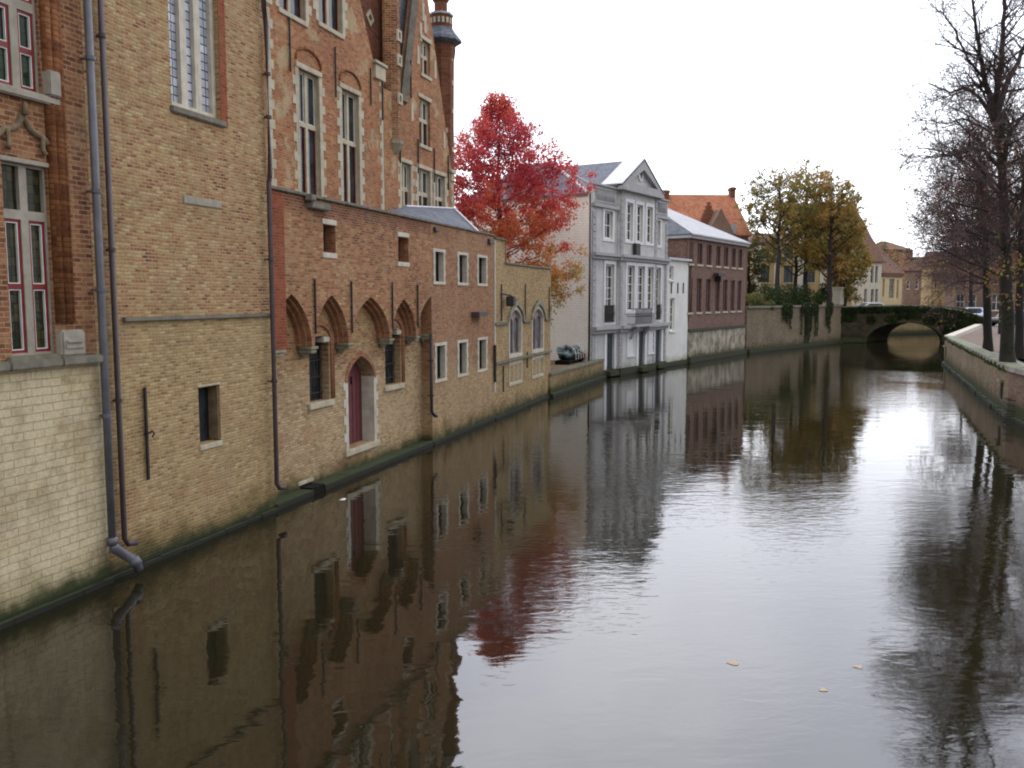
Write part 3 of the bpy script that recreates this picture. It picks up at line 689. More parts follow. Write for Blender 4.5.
def palwin(r, y, q=True, low=.6, sides=(0, 1)):
    w = window(T, A, r, .09, 2, [low], M['stone'], M['glass'], fw=.05, mull=.12, th=.11, y0=y)
    for q_ in lights(r, 2, [low], .05, .12):
        bm = B(); slab(bm, rect(inset(q_, .002)), [rect(inset(q_, .028))], y+.13, y+.15); obj('casement', bm, M['paint_red'] if q_[2] < r[2]+.2 else M['paint_white'], w, A)
    if q: quoins(w, A, r, M['stone'], wd=.14, alt=.14, h=.24, y0=y, out=.015, dep=.088, top=False, sides=sides)
    sill(w, A, r, M['stone'], h=.13, out=.05, ext=.05, y0=y); sill(w, A, r, M['stone'], h=.14, out=.04, ext=.12, y0=y, at='t', name='lintel')
    return w
for i, r in enumerate(pw):
    w = palwin(r, Y2, low=.62)
    if i < 2:
        c = (r[0]+r[1])/2; h = (r[1]-r[0])/2+.1; bm = B()
        tube(bm, [(c+h*cos(t*pi/10), Y2-.01, r[3]+.2+.38*sin(t*pi/10)) for t in range(11)], .04, 6); obj('brick_moulding', bm, M['brick_roll'], w, A)
bm = B(); 
z = z1t-.3; i = 0
while z < kz-.3:
    box(bm, s1p-.13-(.12 if i % 2 else 0), s1p+.01, Y2-.012, Y2+.3, z+.004, z+.236); box(bm, s0p+.2, s0p+.42+(.12 if i % 2 else 0), Y2-.012, Y2+.1, z+.004, z+.236); z += .24; i += 1
z = kz
while z < 13.5: box(bm, s0p+.2, s0p+.42+(.12 if i % 2 else 0), Y2-.012, Y2+.1, z+.004, z+.236); z += .24; i += 1
obj('corner_stones', bm, M['stone'], T, A)
bm = B(); bbox(bm, ks-.32, s1p+.1, Y2-.08, Y2+.4, kz-.42, kz-.003, .02); bbox(bm, ks-.4, s1p+.14, Y2-.14, Y2+.42, kz, kz+.1, .02); obj('kneeler', bm, M['stone'], T, A)
bm = B(); d = Vector((xa-cc, 0, za-zap)).normalized(); L_ = (Vector((xa, 0, za))-Vector((cc, 0, zap))).length
tube(bm, [(cc, Y2+.2, zap), (xa, Y2+.2, za)], [.14, .14], 4); obj('gable_coping', bm, M['stone_moss'], T, A)
for (p, a, b_) in ((288, 17, 71), (334, 47, 97), (369.5, 68, 105), (381, 66, 120)):
    s, zz = A.pp(p, a, Y2); anchor(T, A, s, A.Z(p, b_, Y2), zz, y0=Y2, r=.02)
# dark stair turret body, octagonal shaft and slate roof between the gables
yt = Y2+1.2
a, b_ = X(352, 20, yt), X(392, 20, yt)
bm = B(); box(bm, a, b_, yt, yt+3, 6, 16); tw = obj('stair_tower', bm, M['brick_dark'], T, A)
sd, zd = A.pp(369.5, 18, yt); bm = B(); k = .28
slab(bm, [(sd-k, zd), (sd, zd-k), (sd+k, zd), (sd, zd+k)], [[(sd-k*.5, zd), (sd, zd-k*.5), (sd+k*.5, zd), (sd, zd+k*.5)]], yt-.04, yt+.02); obj('stone_quatrefoil', bm, M['stone'], tw, A)
ys = Y2+.1; sc, zc0 = A.pp(392.5, 140, ys); rr = (X(398.5, 100, ys)-X(386, 100, ys))/2*.62
bm = B(); lathe(bm, sc, ys, [(rr*.6, zc0-.35), (rr*1.0, zc0-.12), (rr*1.12, zc0), (rr*.95, zc0+.02), (rr*.95, 16), (.1, 17.5)], 8); sh = obj('turret_shaft', bm, M['brick_bay'], T, A)
bm = B(); lathe(bm, sc, ys, [(rr*.55, zc0-.45), (rr*1.25, zc0-.14), (rr*1.25, zc0-.03)], 8); obj('turret_corbel', bm, M['stone_moss'], sh, A)
for py_ in (30, 55, 94):
    z = A.Z(391, py_, ys-rr); bm = B(); slab(bm, rect((sc-.15, sc+.15, z-.18, z+.18)), [rect((sc-.07, sc+.07, z-.1, z+.1))], ys-rr*.95-.03, ys-rr*.95+.03); obj('stone_quatrefoil', bm, M['stone'], sh, A)
bm = B(); xr0, xr1 = X(392, 80, Y2+1), X(470, 80, Y2+1)
v0 = A.Z(404, 150, Y2+.5)
bm = B(); hip(bm, s1p-.6, s1p+6.5, Y2+.5, Y2+9, v0, 21, 0, 0); obj('roof', bm, M['slate'], T, A)
# second gable
s2a, s2b = X(384, 150, Y2), X(453, 185, Y2)
w2 = [A.R(401, 411, 158, 215, Y2), A.R(418, 430.5, 167, 215, Y2), A.R(434.5, 445, 177.5, 215, Y2), A.R(419, 430, 97, 143, Y2), A.R(420.5, 430, 38, 72, Y2)]
zt_ = sum(r[3] for r in w2[:3])/3
for i in range(3): w2[i] = w2[i][:2] + (z2t+.3, zt_)
(xa, za), (xb, zb) = A.pp(408, 100, Y2), A.pp(418.5, 0, Y2)
(xc, zc_), (xd, zd_) = A.pp(446, 130, Y2), A.pp(428, 0, Y2)
m1 = (zb-za)/(xb-xa); m2 = (zd_-zc_)/(xd-xc); xm = (zc_-za+m1*xa-m2*xc)/(m1-m2); zm = za+m1*(xm-xa)
zk2 = A.Z(451, 172, Y2); xk = xc+(zk2-zc_)/m2
bm = B(); slab(bm, [(s2a, 0), (s2b, 0), (s2b, zk2), (min(xk, s2b-.05), zk2+.01), (xm, zm), (xa, za), (A.X(399, 104, Y2), za-.02), (s2a+.02, za-.03)], [rect(r) for r in w2], Y2-.003, Y2+.4)
box(bm, s2a+.02, s2b-.01, Y2+.41, Y2+8, 0, zk2-.3)
obj('gable_wall', bm, M['brick_palace'], T, A)
for i, r in enumerate(w2): palwin(r, Y2-.003, low=.55, q=(i < 3), sides=(0, 1))
bm = B(); tube(bm, [(xa-.3, Y2+.1, za-.15), (xa-.12, Y2+.1, za+.1), (xm-.1, Y2+.1, zm)], [.22, .17, .15], 4); obj('gable_coping', bm, M['coping'], T, A)
bm = B(); slab(bm, [A.pp(398, 112, Y2+.45), A.pp(409, 100, Y2+.45), A.pp(419, 0, Y2+.45), A.pp(422, -60, Y2+.45), A.pp(399, -60, Y2+.45)], [], Y2+.45, Y2+.95); obj('roof', bm, M['slate'], T, A)
bm = B(); tube(bm, [(min(xk, s2b-.05), Y2+.15, zk2), (xm, Y2+.15, zm)], [.1, .1], 4); obj('gable_coping', bm, M['stone_moss'], T, A)
bm = B(); bbox(bm, s2b-.4, s2b+.12, Y2-.1, Y2+.3, zk2-.05, zk2+.08, .02); bbox(bm, s2b-.28, s2b+.05, Y2-.05, Y2+.3, zk2-.34, zk2-.053, .02)
z = z2t+.2; i = 0
while z < zk2-.6: box(bm, s2b-.12-(.1 if i % 2 else 0), s2b+.012, Y2-.02, Y2+.2, z, z+.22); z += .225; i += 1
obj('kneeler', bm, M['stone'], T, A)
for (p, a, b_) in ((399, 128, 163), (417.3, 139, 173), (433.5, 148, 182), (447.5, 155, 190), (409.8, 60, 98)):
    s, zz = A.pp(p, a, Y2); anchor(T, A, s, A.Z(p, b_, Y2), zz, y0=Y2, r=.022)
for (p, q) in ((418, 55), (435, 70), (412, 112), (444, 140), (423, 12), (425, 24), (420.5, 32)):
    s, zz = A.pp(p, q, Y2); bm = B(); box(bm, s-.09, s+.09, Y2-.02, Y2+.05, zz-.3, zz+.3); obj('stone_strip', bm, M['stone'], T, A)
# corner turret with slate skirt
yt = Y2+.75; st = X(441.5, 100, yt)
def wpx(a, b_, py_): return (X(b_, py_, yt)-X(a, py_, yt))/2
# apparent radius of a round body in pixels -> metres
dist = (A.o + A.u*st + A.n*yt); pxm = dist.y/FPX
def zt(py_): return A.Z(441.5, py_, yt)
R1 = 12.6*pxm
bm = B(); lathe(bm, st, yt, [(R1*.9, zt(260)), (R1*.95, zt(120)), (R1*1.0, zt(62)), (R1*1.12, zt(52)), (R1*1.12, zt(44))], 8); tt = obj('turret', bm, M['brick_dark'], T, A)
bm = B(); lathe(bm, st, yt, [(R1*1.2, zt(46)), (R1*1.62, zt(43)), (R1*1.55, zt(40)), (R1*1.05, zt(32)), (R1*.94, zt(29.5)), (R1*.8, zt(29))], 8); obj('turret_skirt', bm, M['slate'], tt, A)
bm = B(); lathe(bm, st, yt, [(R1*.9, zt(29.6)), (R1*.9, zt(16.5))], 8); obj('turret_ring', bm, M['brick_dark'], tt, A)
bm = B(); lathe(bm, st, yt, [(R1*.98, zt(17)), (R1*.98, zt(15)), (R1*.6, zt(14.5))], 8); obj('turret_cornice', bm, M['lead'], tt, A)
bm = B(); lathe(bm, st, yt, [(R1*.5, zt(15)), (R1*.5, zt(4)), (R1*.72, zt(0)), (R1*.72, zt(-20)), (R1*.9, zt(-24)), (.04, zt(-110))], 8); obj('turret_lantern', bm, M['brick_dark'], tt, A)
for k in range(8):
    an = k*pi/4; rr_ = R1*.9*cos(pi/8)
    for e in ((-.09, .09)):
        Mx = Matrix.Translation((st+rr_*cos(an)-sin(an)*e, yt+rr_*sin(an)+cos(an)*e, zt(23))) @ Matrix.Rotation(an, 4, 'Z')
        bm = B(); box(bm, -.04, .02, -.045, .045, -.1, .1, Mx); obj('turret_stone', bm, M['stone_white'], tt, A)
for (k, q_) in ((5, 57), (6, 60), (6, 84), (7, 76), (6, 112), (5, 132), (6, 150), (7, 104)):
    an = k*pi/4; rr_ = R1*.97*cos(pi/8); Mx = Matrix.Translation((st+rr_*cos(an), yt+rr_*sin(an), zt(q_))) @ Matrix.Rotation(an, 4, 'Z')
    bm = B(); box(bm, -.06, .025, -.06, .06, -.09, .09, Mx); obj('turret_stone', bm, M['stone'], tt, A)

# ---------- small gothic house with two pointed windows
s_f = X(550.3, 380); s_m = X(505, 250)
T = thing('gothic_house', 'small yellow brick house with two pointed stone windows, right of the waterside wing', 'house', A, s_e)
z3 = A.Z(520, 264.6); z2b = A.Z(500, 239)
gw = []
for (xl, xr, yt_, yb_) in ((509.5, 521, 309.5, 355), (532.5, 543, 308.5, 350.5)):
    s0, s1_ = X(xl), X(xr); c = (s0+s1_)/2; za = A.Z((xl+xr)/2, yt_); zb = A.Z(xl, yb_)
    gw.append((s0, s1_, zb, za))
def go(r, k): return pointed(r[0]-k, r[1]+k, r[2]-k, r[3]-.45, r[3]+k*1.3)
bm = B(); slab(bm, [(s_e+.003, -1), (s_f, -1), (s_f, z3-.05), (s_m, z3-.05), (s_m, z2b-.03), (s_e+.003, z2b-.03)], [go(r, .13) for r in gw], 0, .3)
box(bm, s_e+.003, s_f-.01, .31, 2.6, -1, z3-.4)
obj('wall', bm, M['brick_small'], T, A)
for i, r in enumerate(gw):
    bm = B(); slab(bm, go(r, .13), [go(r, 0)], -.02, .1); w = obj('window', bm, M['stone_white'], T, A)
    bm = B(); slab(bm, go(r, .005), [pointed(r[0]+.05, (r[0]+r[1])/2-.03, r[2]+.04, r[3]-.55, r[3]-.3), pointed((r[0]+r[1])/2+.03, r[1]-.05, r[2]+.04, r[3]-.55, r[3]-.3)], .1, .16); obj('tracery', bm, M['boards'], w, A)
    bm = B(); slab(bm, go(r, .005), [], .17, .2); obj('pane', bm, M['glass_pale'], w, A)
    c = (r[0]+r[1])/2; h = (r[1]-r[0])/2
    bm = arch_ring(.16, .3, c, r[3]+.02, r[3]-.5, -.1, .02, h); obj('hood_mould', bm, M['stone_moss'], w, A)
    # blind panel below
    zp = (A.Z(509, 365), A.Z(509, 384)); k = (r[0]-.02, r[1]+.02, zp[1], zp[0])
    bm = B(); slab(bm, rect(inset(k, -.1)), [rect(k)], -.03, .05); p_ = obj('blind_panel', bm, M['stone'], T, A)
    bm = B(); slab(bm, rect(inset(k, .001)), [rect(q) for q in lights(k, 3, 1, .03, .06)], -.015, .04); obj('panel_tracery', bm, M['stone_white'], p_, A)
zs1 = A.Z(500, 323.8); zs2 = A.Z(500, 362.5)
edges = [(s_e+.02, gw[0][0]-.32), (gw[0][1]+.32, gw[1][0]-.32), (gw[1][1]+.32, s_f)]
bm = B()
for a, b_ in edges: bbox(bm, a, b_, -.07, .03, zs1-.05, zs1+.05, .012)
bbox(bm, s_e+.02, s_f, -.09, .03, zs2-.05, zs2+.05, .015)
obj('string_course', bm, M['coping'], T, A)
bm = B(); bbox(bm, s_e+.01, s_e+.12, -.03, .03, 1.0, z2b-.1, .008); obj('corner_strip', bm, M['stone_white'], T, A)
bm = B(); bbox(bm, s_m-.02, s_f+.05, -.06, .36, z3-.048, z3+.02, .012); bbox(bm, s_e+.005, s_m+.04, -.06, .36, z2b-.028, z2b+.03, .012); bbox(bm, s_m-.005, s_m+.05, -.03, .33, z3+.022, z2b-.03, .01); obj('coping', bm, M['coping'], T, A)
bm = B(); hip(bm, s_e+.1, s_f-.1, .36, 2.7, z3-.15, z3+.1); obj('roof', bm, M['tile_dull'], T, A)
for (p, a, b_) in ((500.7, 284, 321), (524.6, 284, 320), (548.6, 287, 319), (526.5, 352, 368), (502.5, 366, 392)):
    s, zz = A.pp(p, a); anchor(T, A, s, A.Z(p, b_), zz)
bm = B(); sq, zq = A.pp(504, 301); tube(bm, [(sq-.5, -.05, zq+.28), (sq, -.3, zq+.2)], .03, 6); bbox(bm, sq-.16, sq+.16, -.42, -.12, zq-.2, zq+.18, .03); obj('wall_lantern', bm, M['iron'], T, A)
plinth(T, A, s_e, s_f, y=-.08, z=.08)
# ================================================================== water and ground
def water_mat():
    m, nt, b = newmat('water'); g = N(nt); uv, geo, xyz = coords(g)
    b.inputs['Base Color'].default_value = (.012, .010, .0045, 1); b.inputs['Roughness'].default_value = .025; b.inputs['IOR'].default_value = 1.62
    n1 = g.noise(g.scale(geo, (.55, 1.1, 1)), 1.5, 2, .5, .5)
    n2 = g.noise(g.scale(geo, (2.2, 4.6, 1)), 1.6, 3, .5, .8)
    pt = smooth(g, g.noise(g.scale(geo, (.075, .06, 1)), 1.0, 3), .44, .6)
    h = g.math('ADD', g.math('MULTIPLY', n1, .0065), g.math('MULTIPLY', n2, g.math('MULTIPLY_ADD', pt,   .0050, .0006)))
    g.L(g.bump(h, 1.0, 1.0), b.inputs['Normal'])
    return m
bm = B(); poly(bm, [(-60, -40, 0), (160, -40, 0), (160, 260, 0), (-60, 260, 0)])
wt = obj('water', bm, water_mat(), None); wt['kind'] = 'structure'
def ground_mat(name, c1, c2, c3=None, s=1.):
    m, nt, b = newmat(name); g = N(nt); uv, geo, xyz = coords(g)
    col = g.mix(smooth(g, g.noise(geo, 1.3*s, 6, .65), .35, .65), c1, c2)
    col = g.mix(g.math('MULTIPLY', smooth(g, g.noise(geo, 14*s, 4, .7), .45, .65), .6), col, c3 or c2)
    g.L(col, b.inputs['Base Color']); b.inputs['Roughness'].default_value = .9
    g.L(g.bump(g.noise(geo, 20, 4), .4, .03), b.inputs['Normal']); return m
M['litter'] = ground_mat('litter', (.11, .07, .045), (.085, .065, .05), (.18, .09, .045))
M['garden'] = ground_mat('garden', (.05, .06, .02), (.14, .06, .03), (.25, .10, .04))
M['paving'] = brick_mat('paving', ramp_((.19, .175, .16), (.26, .24, .22), (.32, .30, .275)), mort=(.15, .135, .12), warm=None, bw=.5, bh=.3, patch=.4, moss=0, dirt=.4)
M['road'] = brick_mat('road', ramp_((.26, .24, .235), (.34, .32, .31), (.40, .38, .37)), mort=(.2, .18, .17), warm=None, bw=.3, bh=.2, patch=.3, moss=0, dirt=.3)
# ------------------------------------------------------------------ left bank ground
Q1, Q2 = ground(550.3, 397), ground(603.5, 378)
K0, K1 = ground(746, 353.5), ground(840.5, 343)
QA = atan((Q2-Q1).x/(Q2-Q1).y)
G = Fr(ground(591, 379.7), vp_yaw(1075)); GX = G.X
Kf = Fr(K0, math.atan2((K1-K0).x, (K1-K0).y)); Qf = Fr(Q1, math.atan2((Q2-Q1).x, (Q2-Q1).y))
def w_(F, x, y, z=0): 
    v = F.M @ Vector((x, y, z)); return v
zg = 1.02
bm = B()
poly(bm, [w_(A, -30, 1.5, zg), w_(A, s_f-.1, 1.5, zg), w_(Qf, 0.3, .2, zg), w_(Qf, (Q2-Q1).length, .2, zg), w_(G, 0, .3, zg), w_(G, GX(746), .3, zg), w_(G, GX(746), 60, zg), w_(A, -30, 90, zg)])
o = obj('garden_ground', bm, M['garden'], None, recalc=False); o['kind'] = 'structure'
zk = Kf.Z(748, 308.5)
bm = B(); poly(bm, [w_(Kf, 0, .3, zk-.1), w_(Kf, (K1-K0).length, .3, zk-.1), (K1.x, 200, zk-.1), (60, 900, zk-.1), (-500, 900, zk-.1), w_(G, GX(746)+.01, 60, zk-.1)])
o = obj('upper_bank', bm, M['paving'], None, recalc=False); o['kind'] = 'structure'
# garden quay wall
Lq = (Q2-Q1).length; zq = Qf.Z(552, 373.5)
T = thing('garden_wall', 'low mossy brick quay wall of the garden, left of the grey house', 'wall', Qf)
bm = B(); box(bm, 0, Lq, 0, .35, -1, zq-.08); obj('wall', bm, M['brick_garden'], T, Qf)
bm = B(); x = 0
while x < Lq-.01:
    e = min(x+1., Lq); bbox(bm, x+.004, e-.004, -.06, .4, zq-.079, zq+.03, .015); x = e
obj('coping', bm, M['coping'], T, Qf)
plinth(T, Qf, 0, Lq, y=-.15, z=.14)
# ------------------------------------------------------------------ helper for plain far buildings
def wgrid(x0, x1, n, w, z0, z1): return [(x0+(x1-x0)*(i+.5)/n-w/2, x0+(x1-x0)*(i+.5)/n+w/2, z0, z1) for i in range(n)]
def house(name, label, cat, F, s0, s1, z0, ze, dep, wm, rm, zr, axis='x', h0=0, h1=0, wins=(), fm=None, pm=None, y=0., ov=.25, chim=(), wd=.14, grid=(2, 2), group=None, door=None, sillm=None, t=.12):
    T = thing(name, label, cat, F, s0, y, 0, group)
    holes = [rect(r) for r in wins] + ([rect(door)] if door else [])
    bm = B(); slab(bm, rect((s0, s1, z0, ze)), holes, y, y+.3); box(bm, s0+.002, s1-.002, y+.301, y+dep, z0, ze)
    obj('wall', bm, wm, T, F)
    bm = B()
    hip(bm, s0-ov, s1+ov, y-ov, y+dep+ov, ze+.1, zr, h0, h1, axis, t)
    rf = obj('roof', bm, rm, T, F)
    if axis == 'y' and not h0:
        bm = B(); slab(bm, [(s0, ze), (s1, ze), ((s0+s1)/2, zr-.25)], [], y, y+.25); obj('gable', bm, wm, T, F)
    if axis == 'x' and not h0 and not h1:
        for s in (s0, s1-.2):
            bm = B(); v0 = [bm.verts.new((s, yy, zz)) for yy, zz in ((y, ze), (y+dep, ze), (y+dep/2, zr-.25))]; v1 = [bm.verts.new((s+.2, yy, zz)) for yy, zz in ((y, ze), (y+dep, ze), (y+dep/2, zr-.25))]
            bm.faces.new(v0); bm.faces.new(v1[::-1])
            for i in range(3): bm.faces.new((v0[i], v0[(i+1) % 3], v1[(i+1) % 3], v1[i]))
            obj('gable', bm, wm, T, F)
    for r in wins:
        w = window(T, F, r, wd, grid[0], grid[1], fm or M['paint_white'], pm or M['glass'], fw=.07, mull=.05, th=.08, y0=y)
        if sillm: sill(w, F, r, sillm, h=.1, out=.06, ext=.05, y0=y)
    if door:
        bm = B(); box(bm, door[0], door[1], y+.15, y+.2, door[2], door[3]); obj('door', bm, M['dark_door'], T, F)
    for (cx, cy, cw_, cz0, cz1) in chim:
        bm = B(); bbox(bm, cx-cw_/2, cx+cw_/2, y+cy-.3, y+cy+.3, cz0, cz1, .02); bbox(bm, cx-cw_/2-.08, cx+cw_/2+.08, y+cy-.38, y+cy+.38, cz1-.25, cz1-.1, .02)
        for k in (-1, 1): tube(bm, [(cx+k*cw_*.22, y+cy, cz1), (cx+k*cw_*.22, y+cy, cz1+.3)], .11, 8)
        obj('chimney', bm, M['brick_far'], rf, F)
    return T
# ------------------------------------------------------------------ grey classical house
g0, g1 = 0.0, GX(665.5, 340)
gz = lambda p, y: G.Z(p, y)
zc1 = (gz(600, 329)+gz(663, 323.5))/2; zc2 = (gz(598, 254)+gz(664, 260.5))/2
gb0, gb1 = GX(617.5, 250), GX(654.2, 230)
zat = gz(606, 187.5); zac = gz(606, 205); ztop = (gz(617, 184)+gz(654, 195.5))/2
zap = gz(640, 164)
T = thing('classical_house', 'grey and white classical house with a pediment, tall windows and an iron balcony', 'house', G, 0)
def gr(*a): return G.R(*a)
top3 = [gr(623.8, 629.8, 202, 240.6), gr(633.9, 639.6, 204.4, 241.6), gr(644, 649.6, 207, 243.4)]
z1_, z0_ = sum(r[3] for r in top3)/3, sum(r[2] for r in top3)/3
top3 = [r[:2]+(z0_, z1_) for r in top3]
topL, topR = gr(604.4, 612.4, 210.5, 238.5), gr(655.2, 660, 222, 246.4); topR = topR[:2] + topL[2:]
mid = [gr(605.4, 613.6, 262.5, 322), gr(624.4, 631.4, 264.5, 311), gr(634.8, 641.5, 266, 311), gr(644.6, 650.4, 267.5, 311), gr(655, 660.2, 269, 320)]
mt = sum(r[3] for r in mid)/5; mb = sum(r[2] for r in mid[1:4])/3; mlo = (mid[0][2]+mid[4][2])/2
mid = [mid[0][:2]+(mlo, mt)] + [r[:2]+(mb, mt) for r in mid[1:4]] + [mid[4][:2]+(mlo, mt)]
drs = [gr(606.4, 613.8, 333.5, 371), gr(635.6, 641.6, 331, 366.5), gr(655, 660.6, 330, 363)]
dt = sum(r[3] for r in drs)/3; drs = [r[:2]+(.35, dt) for r in drs]
hol = [topL, topR] + mid[:1] + mid[4:] + [drs[0], drs[2]]
bm = B(); slab(bm, [(g0, -1), (gb0, -1), (gb0, zat), (g0, zat)], [rect(r) for r in (topL, mid[0], drs[0])], 0, .3)
slab(bm, [(gb1, -1), (g1, -1), (g1, zat), (gb1, zat)], [rect(r) for r in (topR, mid[4], drs[2])], 0, .3)
slab(bm, [(gb0, -1), (gb1, -1), (gb1, ztop), ((gb0+gb1)/2, zap-.2), (gb0, ztop)], [rect(r) for r in top3+mid[1:4]+[drs[1]]], -.18, .3)
obj('front_wall', bm, M['grey_stucco'], T, G)
bm = B(); box(bm, g0+.001, g1-.001, .301, 9, -1, zat-.6); box(bm, gb0+.02, gb1-.02, .301, 9, zat-.7, ztop); obj('body_wall', bm, M['grey_stucco'], T, G)
bm = B(); slab(bm, rect((-.004, .45, .5, zat-.05)), [], 0, .001) if False else None
bm.free()
# side wall in whitewashed brick
zse = G.Z(589, 193)
Sf = Fr(w_(G, 0, 0), G.yaw)
bm = B(); box(bm, -.32, -.002, .02, 9, -1, zse); obj('side_wall', bm, M['white_brick'], T, G)
pipe(T, G, [(-.3, -.02, zse), (-.3, -.02, zg)], .06, M['pipe_brown'])
# horizontal courses
def cornice(z, h, out, a=0., b=None, centre=True, mat='grey_trim', nm='cornice'):
    bm = B(); b = g1 if b is None else b
    for k, (dz, o) in enumerate(((0, out), (h*.5, out*.55))):
        bbox(bm, a-.05 if a == 0 else a, gb0-.001 if centre else b, -o, .1, z-dz-h*.5+.002, z-dz, .012)
        if centre:
            bbox(bm, gb0-.06, gb1+.06, -.18-o, .1, z-dz-h*.5+.002, z-dz+.001, .012); bbox(bm, gb1+.061, b+.05, -o, .1, z-dz-h*.5+.002, z-dz, .012)
    return obj(nm, bm, M[mat], T, G)
cornice(zc1+.1, .4, .34); cornice(zc2+.1, .36, .28); 
for (a, b, bl_, br_) in ((g0-.04, gb0-.07, g0+.3, gb0-.4), (gb1+.07, g1+.05, gb1+.15, g1-.2)):
    bm = B(); bbox(bm, a, b, -.16, .1, zac-.2, zac, .02); obj('attic_course', bm, M['grey_trim'], T, G)
    bm = B(); bbox(bm, a, b, -.12, .35, zat, zat+.12, .02); obj('attic_coping', bm, M['grey_trim'], T, G)
    bm = B(); n = max(3, int((br_-bl_)/.22))
    for i in range(n): tube(bm, [(bl_+(br_-bl_)*(i+.5)/n, -.03, zac+.19), (bl_+(br_-bl_)*(i+.5)/n, -.03, (zac+zat)/2), (bl_+(br_-bl_)*(i+.5)/n, -.03, zat-.14)], [.05, .085, .05], 6)
    box(bm, bl_-.1, br_+.1, -.05, .02, zac+.08, zac+.2); box(bm, bl_-.1, br_+.1, -.05, .02, zat-.15, zat-.05)
    obj('balustrade', bm, M['grey_trim'], T, G)
# quoined pilasters
for (a, b, yy) in ((g0, g0+.42, 0), (gb0, gb0+.34, -.18), (gb1-.34, gb1, -.18), (g1-.3, g1, 0)):
    z = .5; bm = B(); zt_ = ztop-.1 if yy else zac-.2
    while z < zt_-.3:
        bbox(bm, a-.015, b+.0, yy-.05, yy+.05, z+.02, z+.36, .015); z += .38
    obj('quoin_strip', bm, M['grey_trim'], T, G)
def gwin(r, y, nm='window', bars=(2, 3)):
    w = window(T, G, r, .09, 1, 1, M['paint_white'], M['glass'], fw=.06, th=.08, bars=bars, bw=.05, y0=y, name=nm)
    bm = B(); slab(bm, rect((r[0]-.2, r[1]+.2, r[2]-.14, r[3]+.2)), [rect(r)], y-.045, y-.002); obj('window_architrave', bm, M['white_trim'], w, G)
    return w
for r in (topL, topR): gwin(r, 0, bars=(2, 2))
for r in top3: gwin(r, -.18, bars=(2, 4))
for i, r in enumerate(mid): gwin(r, -.18 if 0 < i < 4 else 0, bars=(2, 5))
def grille(r, y, out=.18, nm='balcony_railing'):
    bm = B(); n = max(4, int((r[1]-r[0])/.11))
    for i in range(n+1):
        x = r[0]+(r[1]-r[0])*i/n; tube(bm, [(x, y-out, r[2]), (x, y-out-.03, (r[2]+r[3])/2), (x, y-out, r[3])], .016, 5)
    for z in (r[2], (r[2]+r[3])/2, r[3]):
        tube(bm, [(r[0], y-out, z), (r[1], y-out, z)], .025, 5)
        for x in (r[0], r[1]): tube(bm, [(x, y-out, z), (x, y, z)], .022, 5)
    return bm
for i, q in ((0, mid[0]), (4, mid[4])):
    r = (q[0]-.15, q[1]-.05, mlo+.02, mlo+.95); bm = grille(r, 0, .1)
    box(bm, r[0], r[1], -.06, -.04, r[2], r[3]); obj('balcony_railing', bm, M['iron'], T, G)
r = gr(632, 648.3, 306.5, 322, -.45); r = (r[0], r[1], zc1+.15, zc1+1.05)
bl = obj('balcony_railing', grille(r, -.18, .5), M['iron'], T, G)
bm = B(); bbox(bm, r[0]-.1, r[1]+.1, -.8, -.1, zc1-.02, zc1+.14, .02)
for x in (r[0]+.3, r[1]-.3): tube(bm, [(x, -.25, zc1-.75), (x, -.45, zc1-.3), (x, -.7, zc1-.03)], [.07, .11, .12], 8)
obj('balcony_slab', bm, M['grey_trim'], T, G)
r = gr(636, 640.5, 241.8, 253.5, -.4); bm = B(); bbox(bm, r[0], r[1], -.42, -.2, z0_-1.0, z0_-.12, .03); obj('iron_basket', bm, M['iron'], T, G)
for i, r in enumerate(drs):
    y = -.18 if i == 1 else 0
    bm = B(); slab(bm, rect((r[0]-.28, r[1]+.28, .2, r[3]+.25)), [rect((r[0], r[1], .198, r[3]))], y-.045, y-.002) if False else None
    bm.free()
    bm = B(); box(bm, r[0], r[1], y+.12, y+.18, r[2], r[3]); d_ = obj('door', bm, M['dark_door'], T, G)
    bm = B(); 
    for k in range(4): bbox(bm, r[0]+.1, (r[0]+r[1])/2-.04, y+.1, y+.13, r[2]+.15+k*(r[3]-r[2])/4, r[2]+(k+1)*(r[3]-r[2])/4-.02, .01); bbox(bm, (r[0]+r[1])/2+.04, r[1]-.1, y+.1, y+.13, r[2]+.15+k*(r[3]-r[2])/4, r[2]+(k+1)*(r[3]-r[2])/4-.02, .01)
    obj('door_panel', bm, M['dark_door'], d_, G)
    for (a, b) in ((r[0]-.3, r[0]-.001), (r[1]+.001, r[1]+.3)):
        bm = B(); bbox(bm, a, b, y-.05, y+.02, .4, zc1-.32, .01); obj('door_jamb', bm, M['white_trim'], d_, G)
    bm = B(); bbox(bm, r[0]-.1, r[1]+.1, y-.35, y+.1, .05, .33, .02); obj('door_step', bm, M['ledge'], d_, G)
for (a, b) in ((624, 631.6), (645, 651.3)):
    r = gr(a, b, 334, 358); r = (r[0], r[1], 1.0, dt); bm = B(); slab(bm, rect(r), [rect(inset(r, .12))], -.24, -.17); box(bm, r[0]+.11, r[1]-.11, -.2, -.17, r[2]+.11, r[3]-.11); obj('blind_window', bm, M['white_trim'], T, G)
bm = B(); bbox(bm, g0, gb0-.01, -.09, .1, -.5, .42, .02); bbox(bm, gb0, gb1, -.28, .1, -.5, .421, .02); bbox(bm, gb1+.01, g1, -.09, .1, -.5, .42, .02)
obj('waterline_ledge', bm, M['ledge'], T, G)
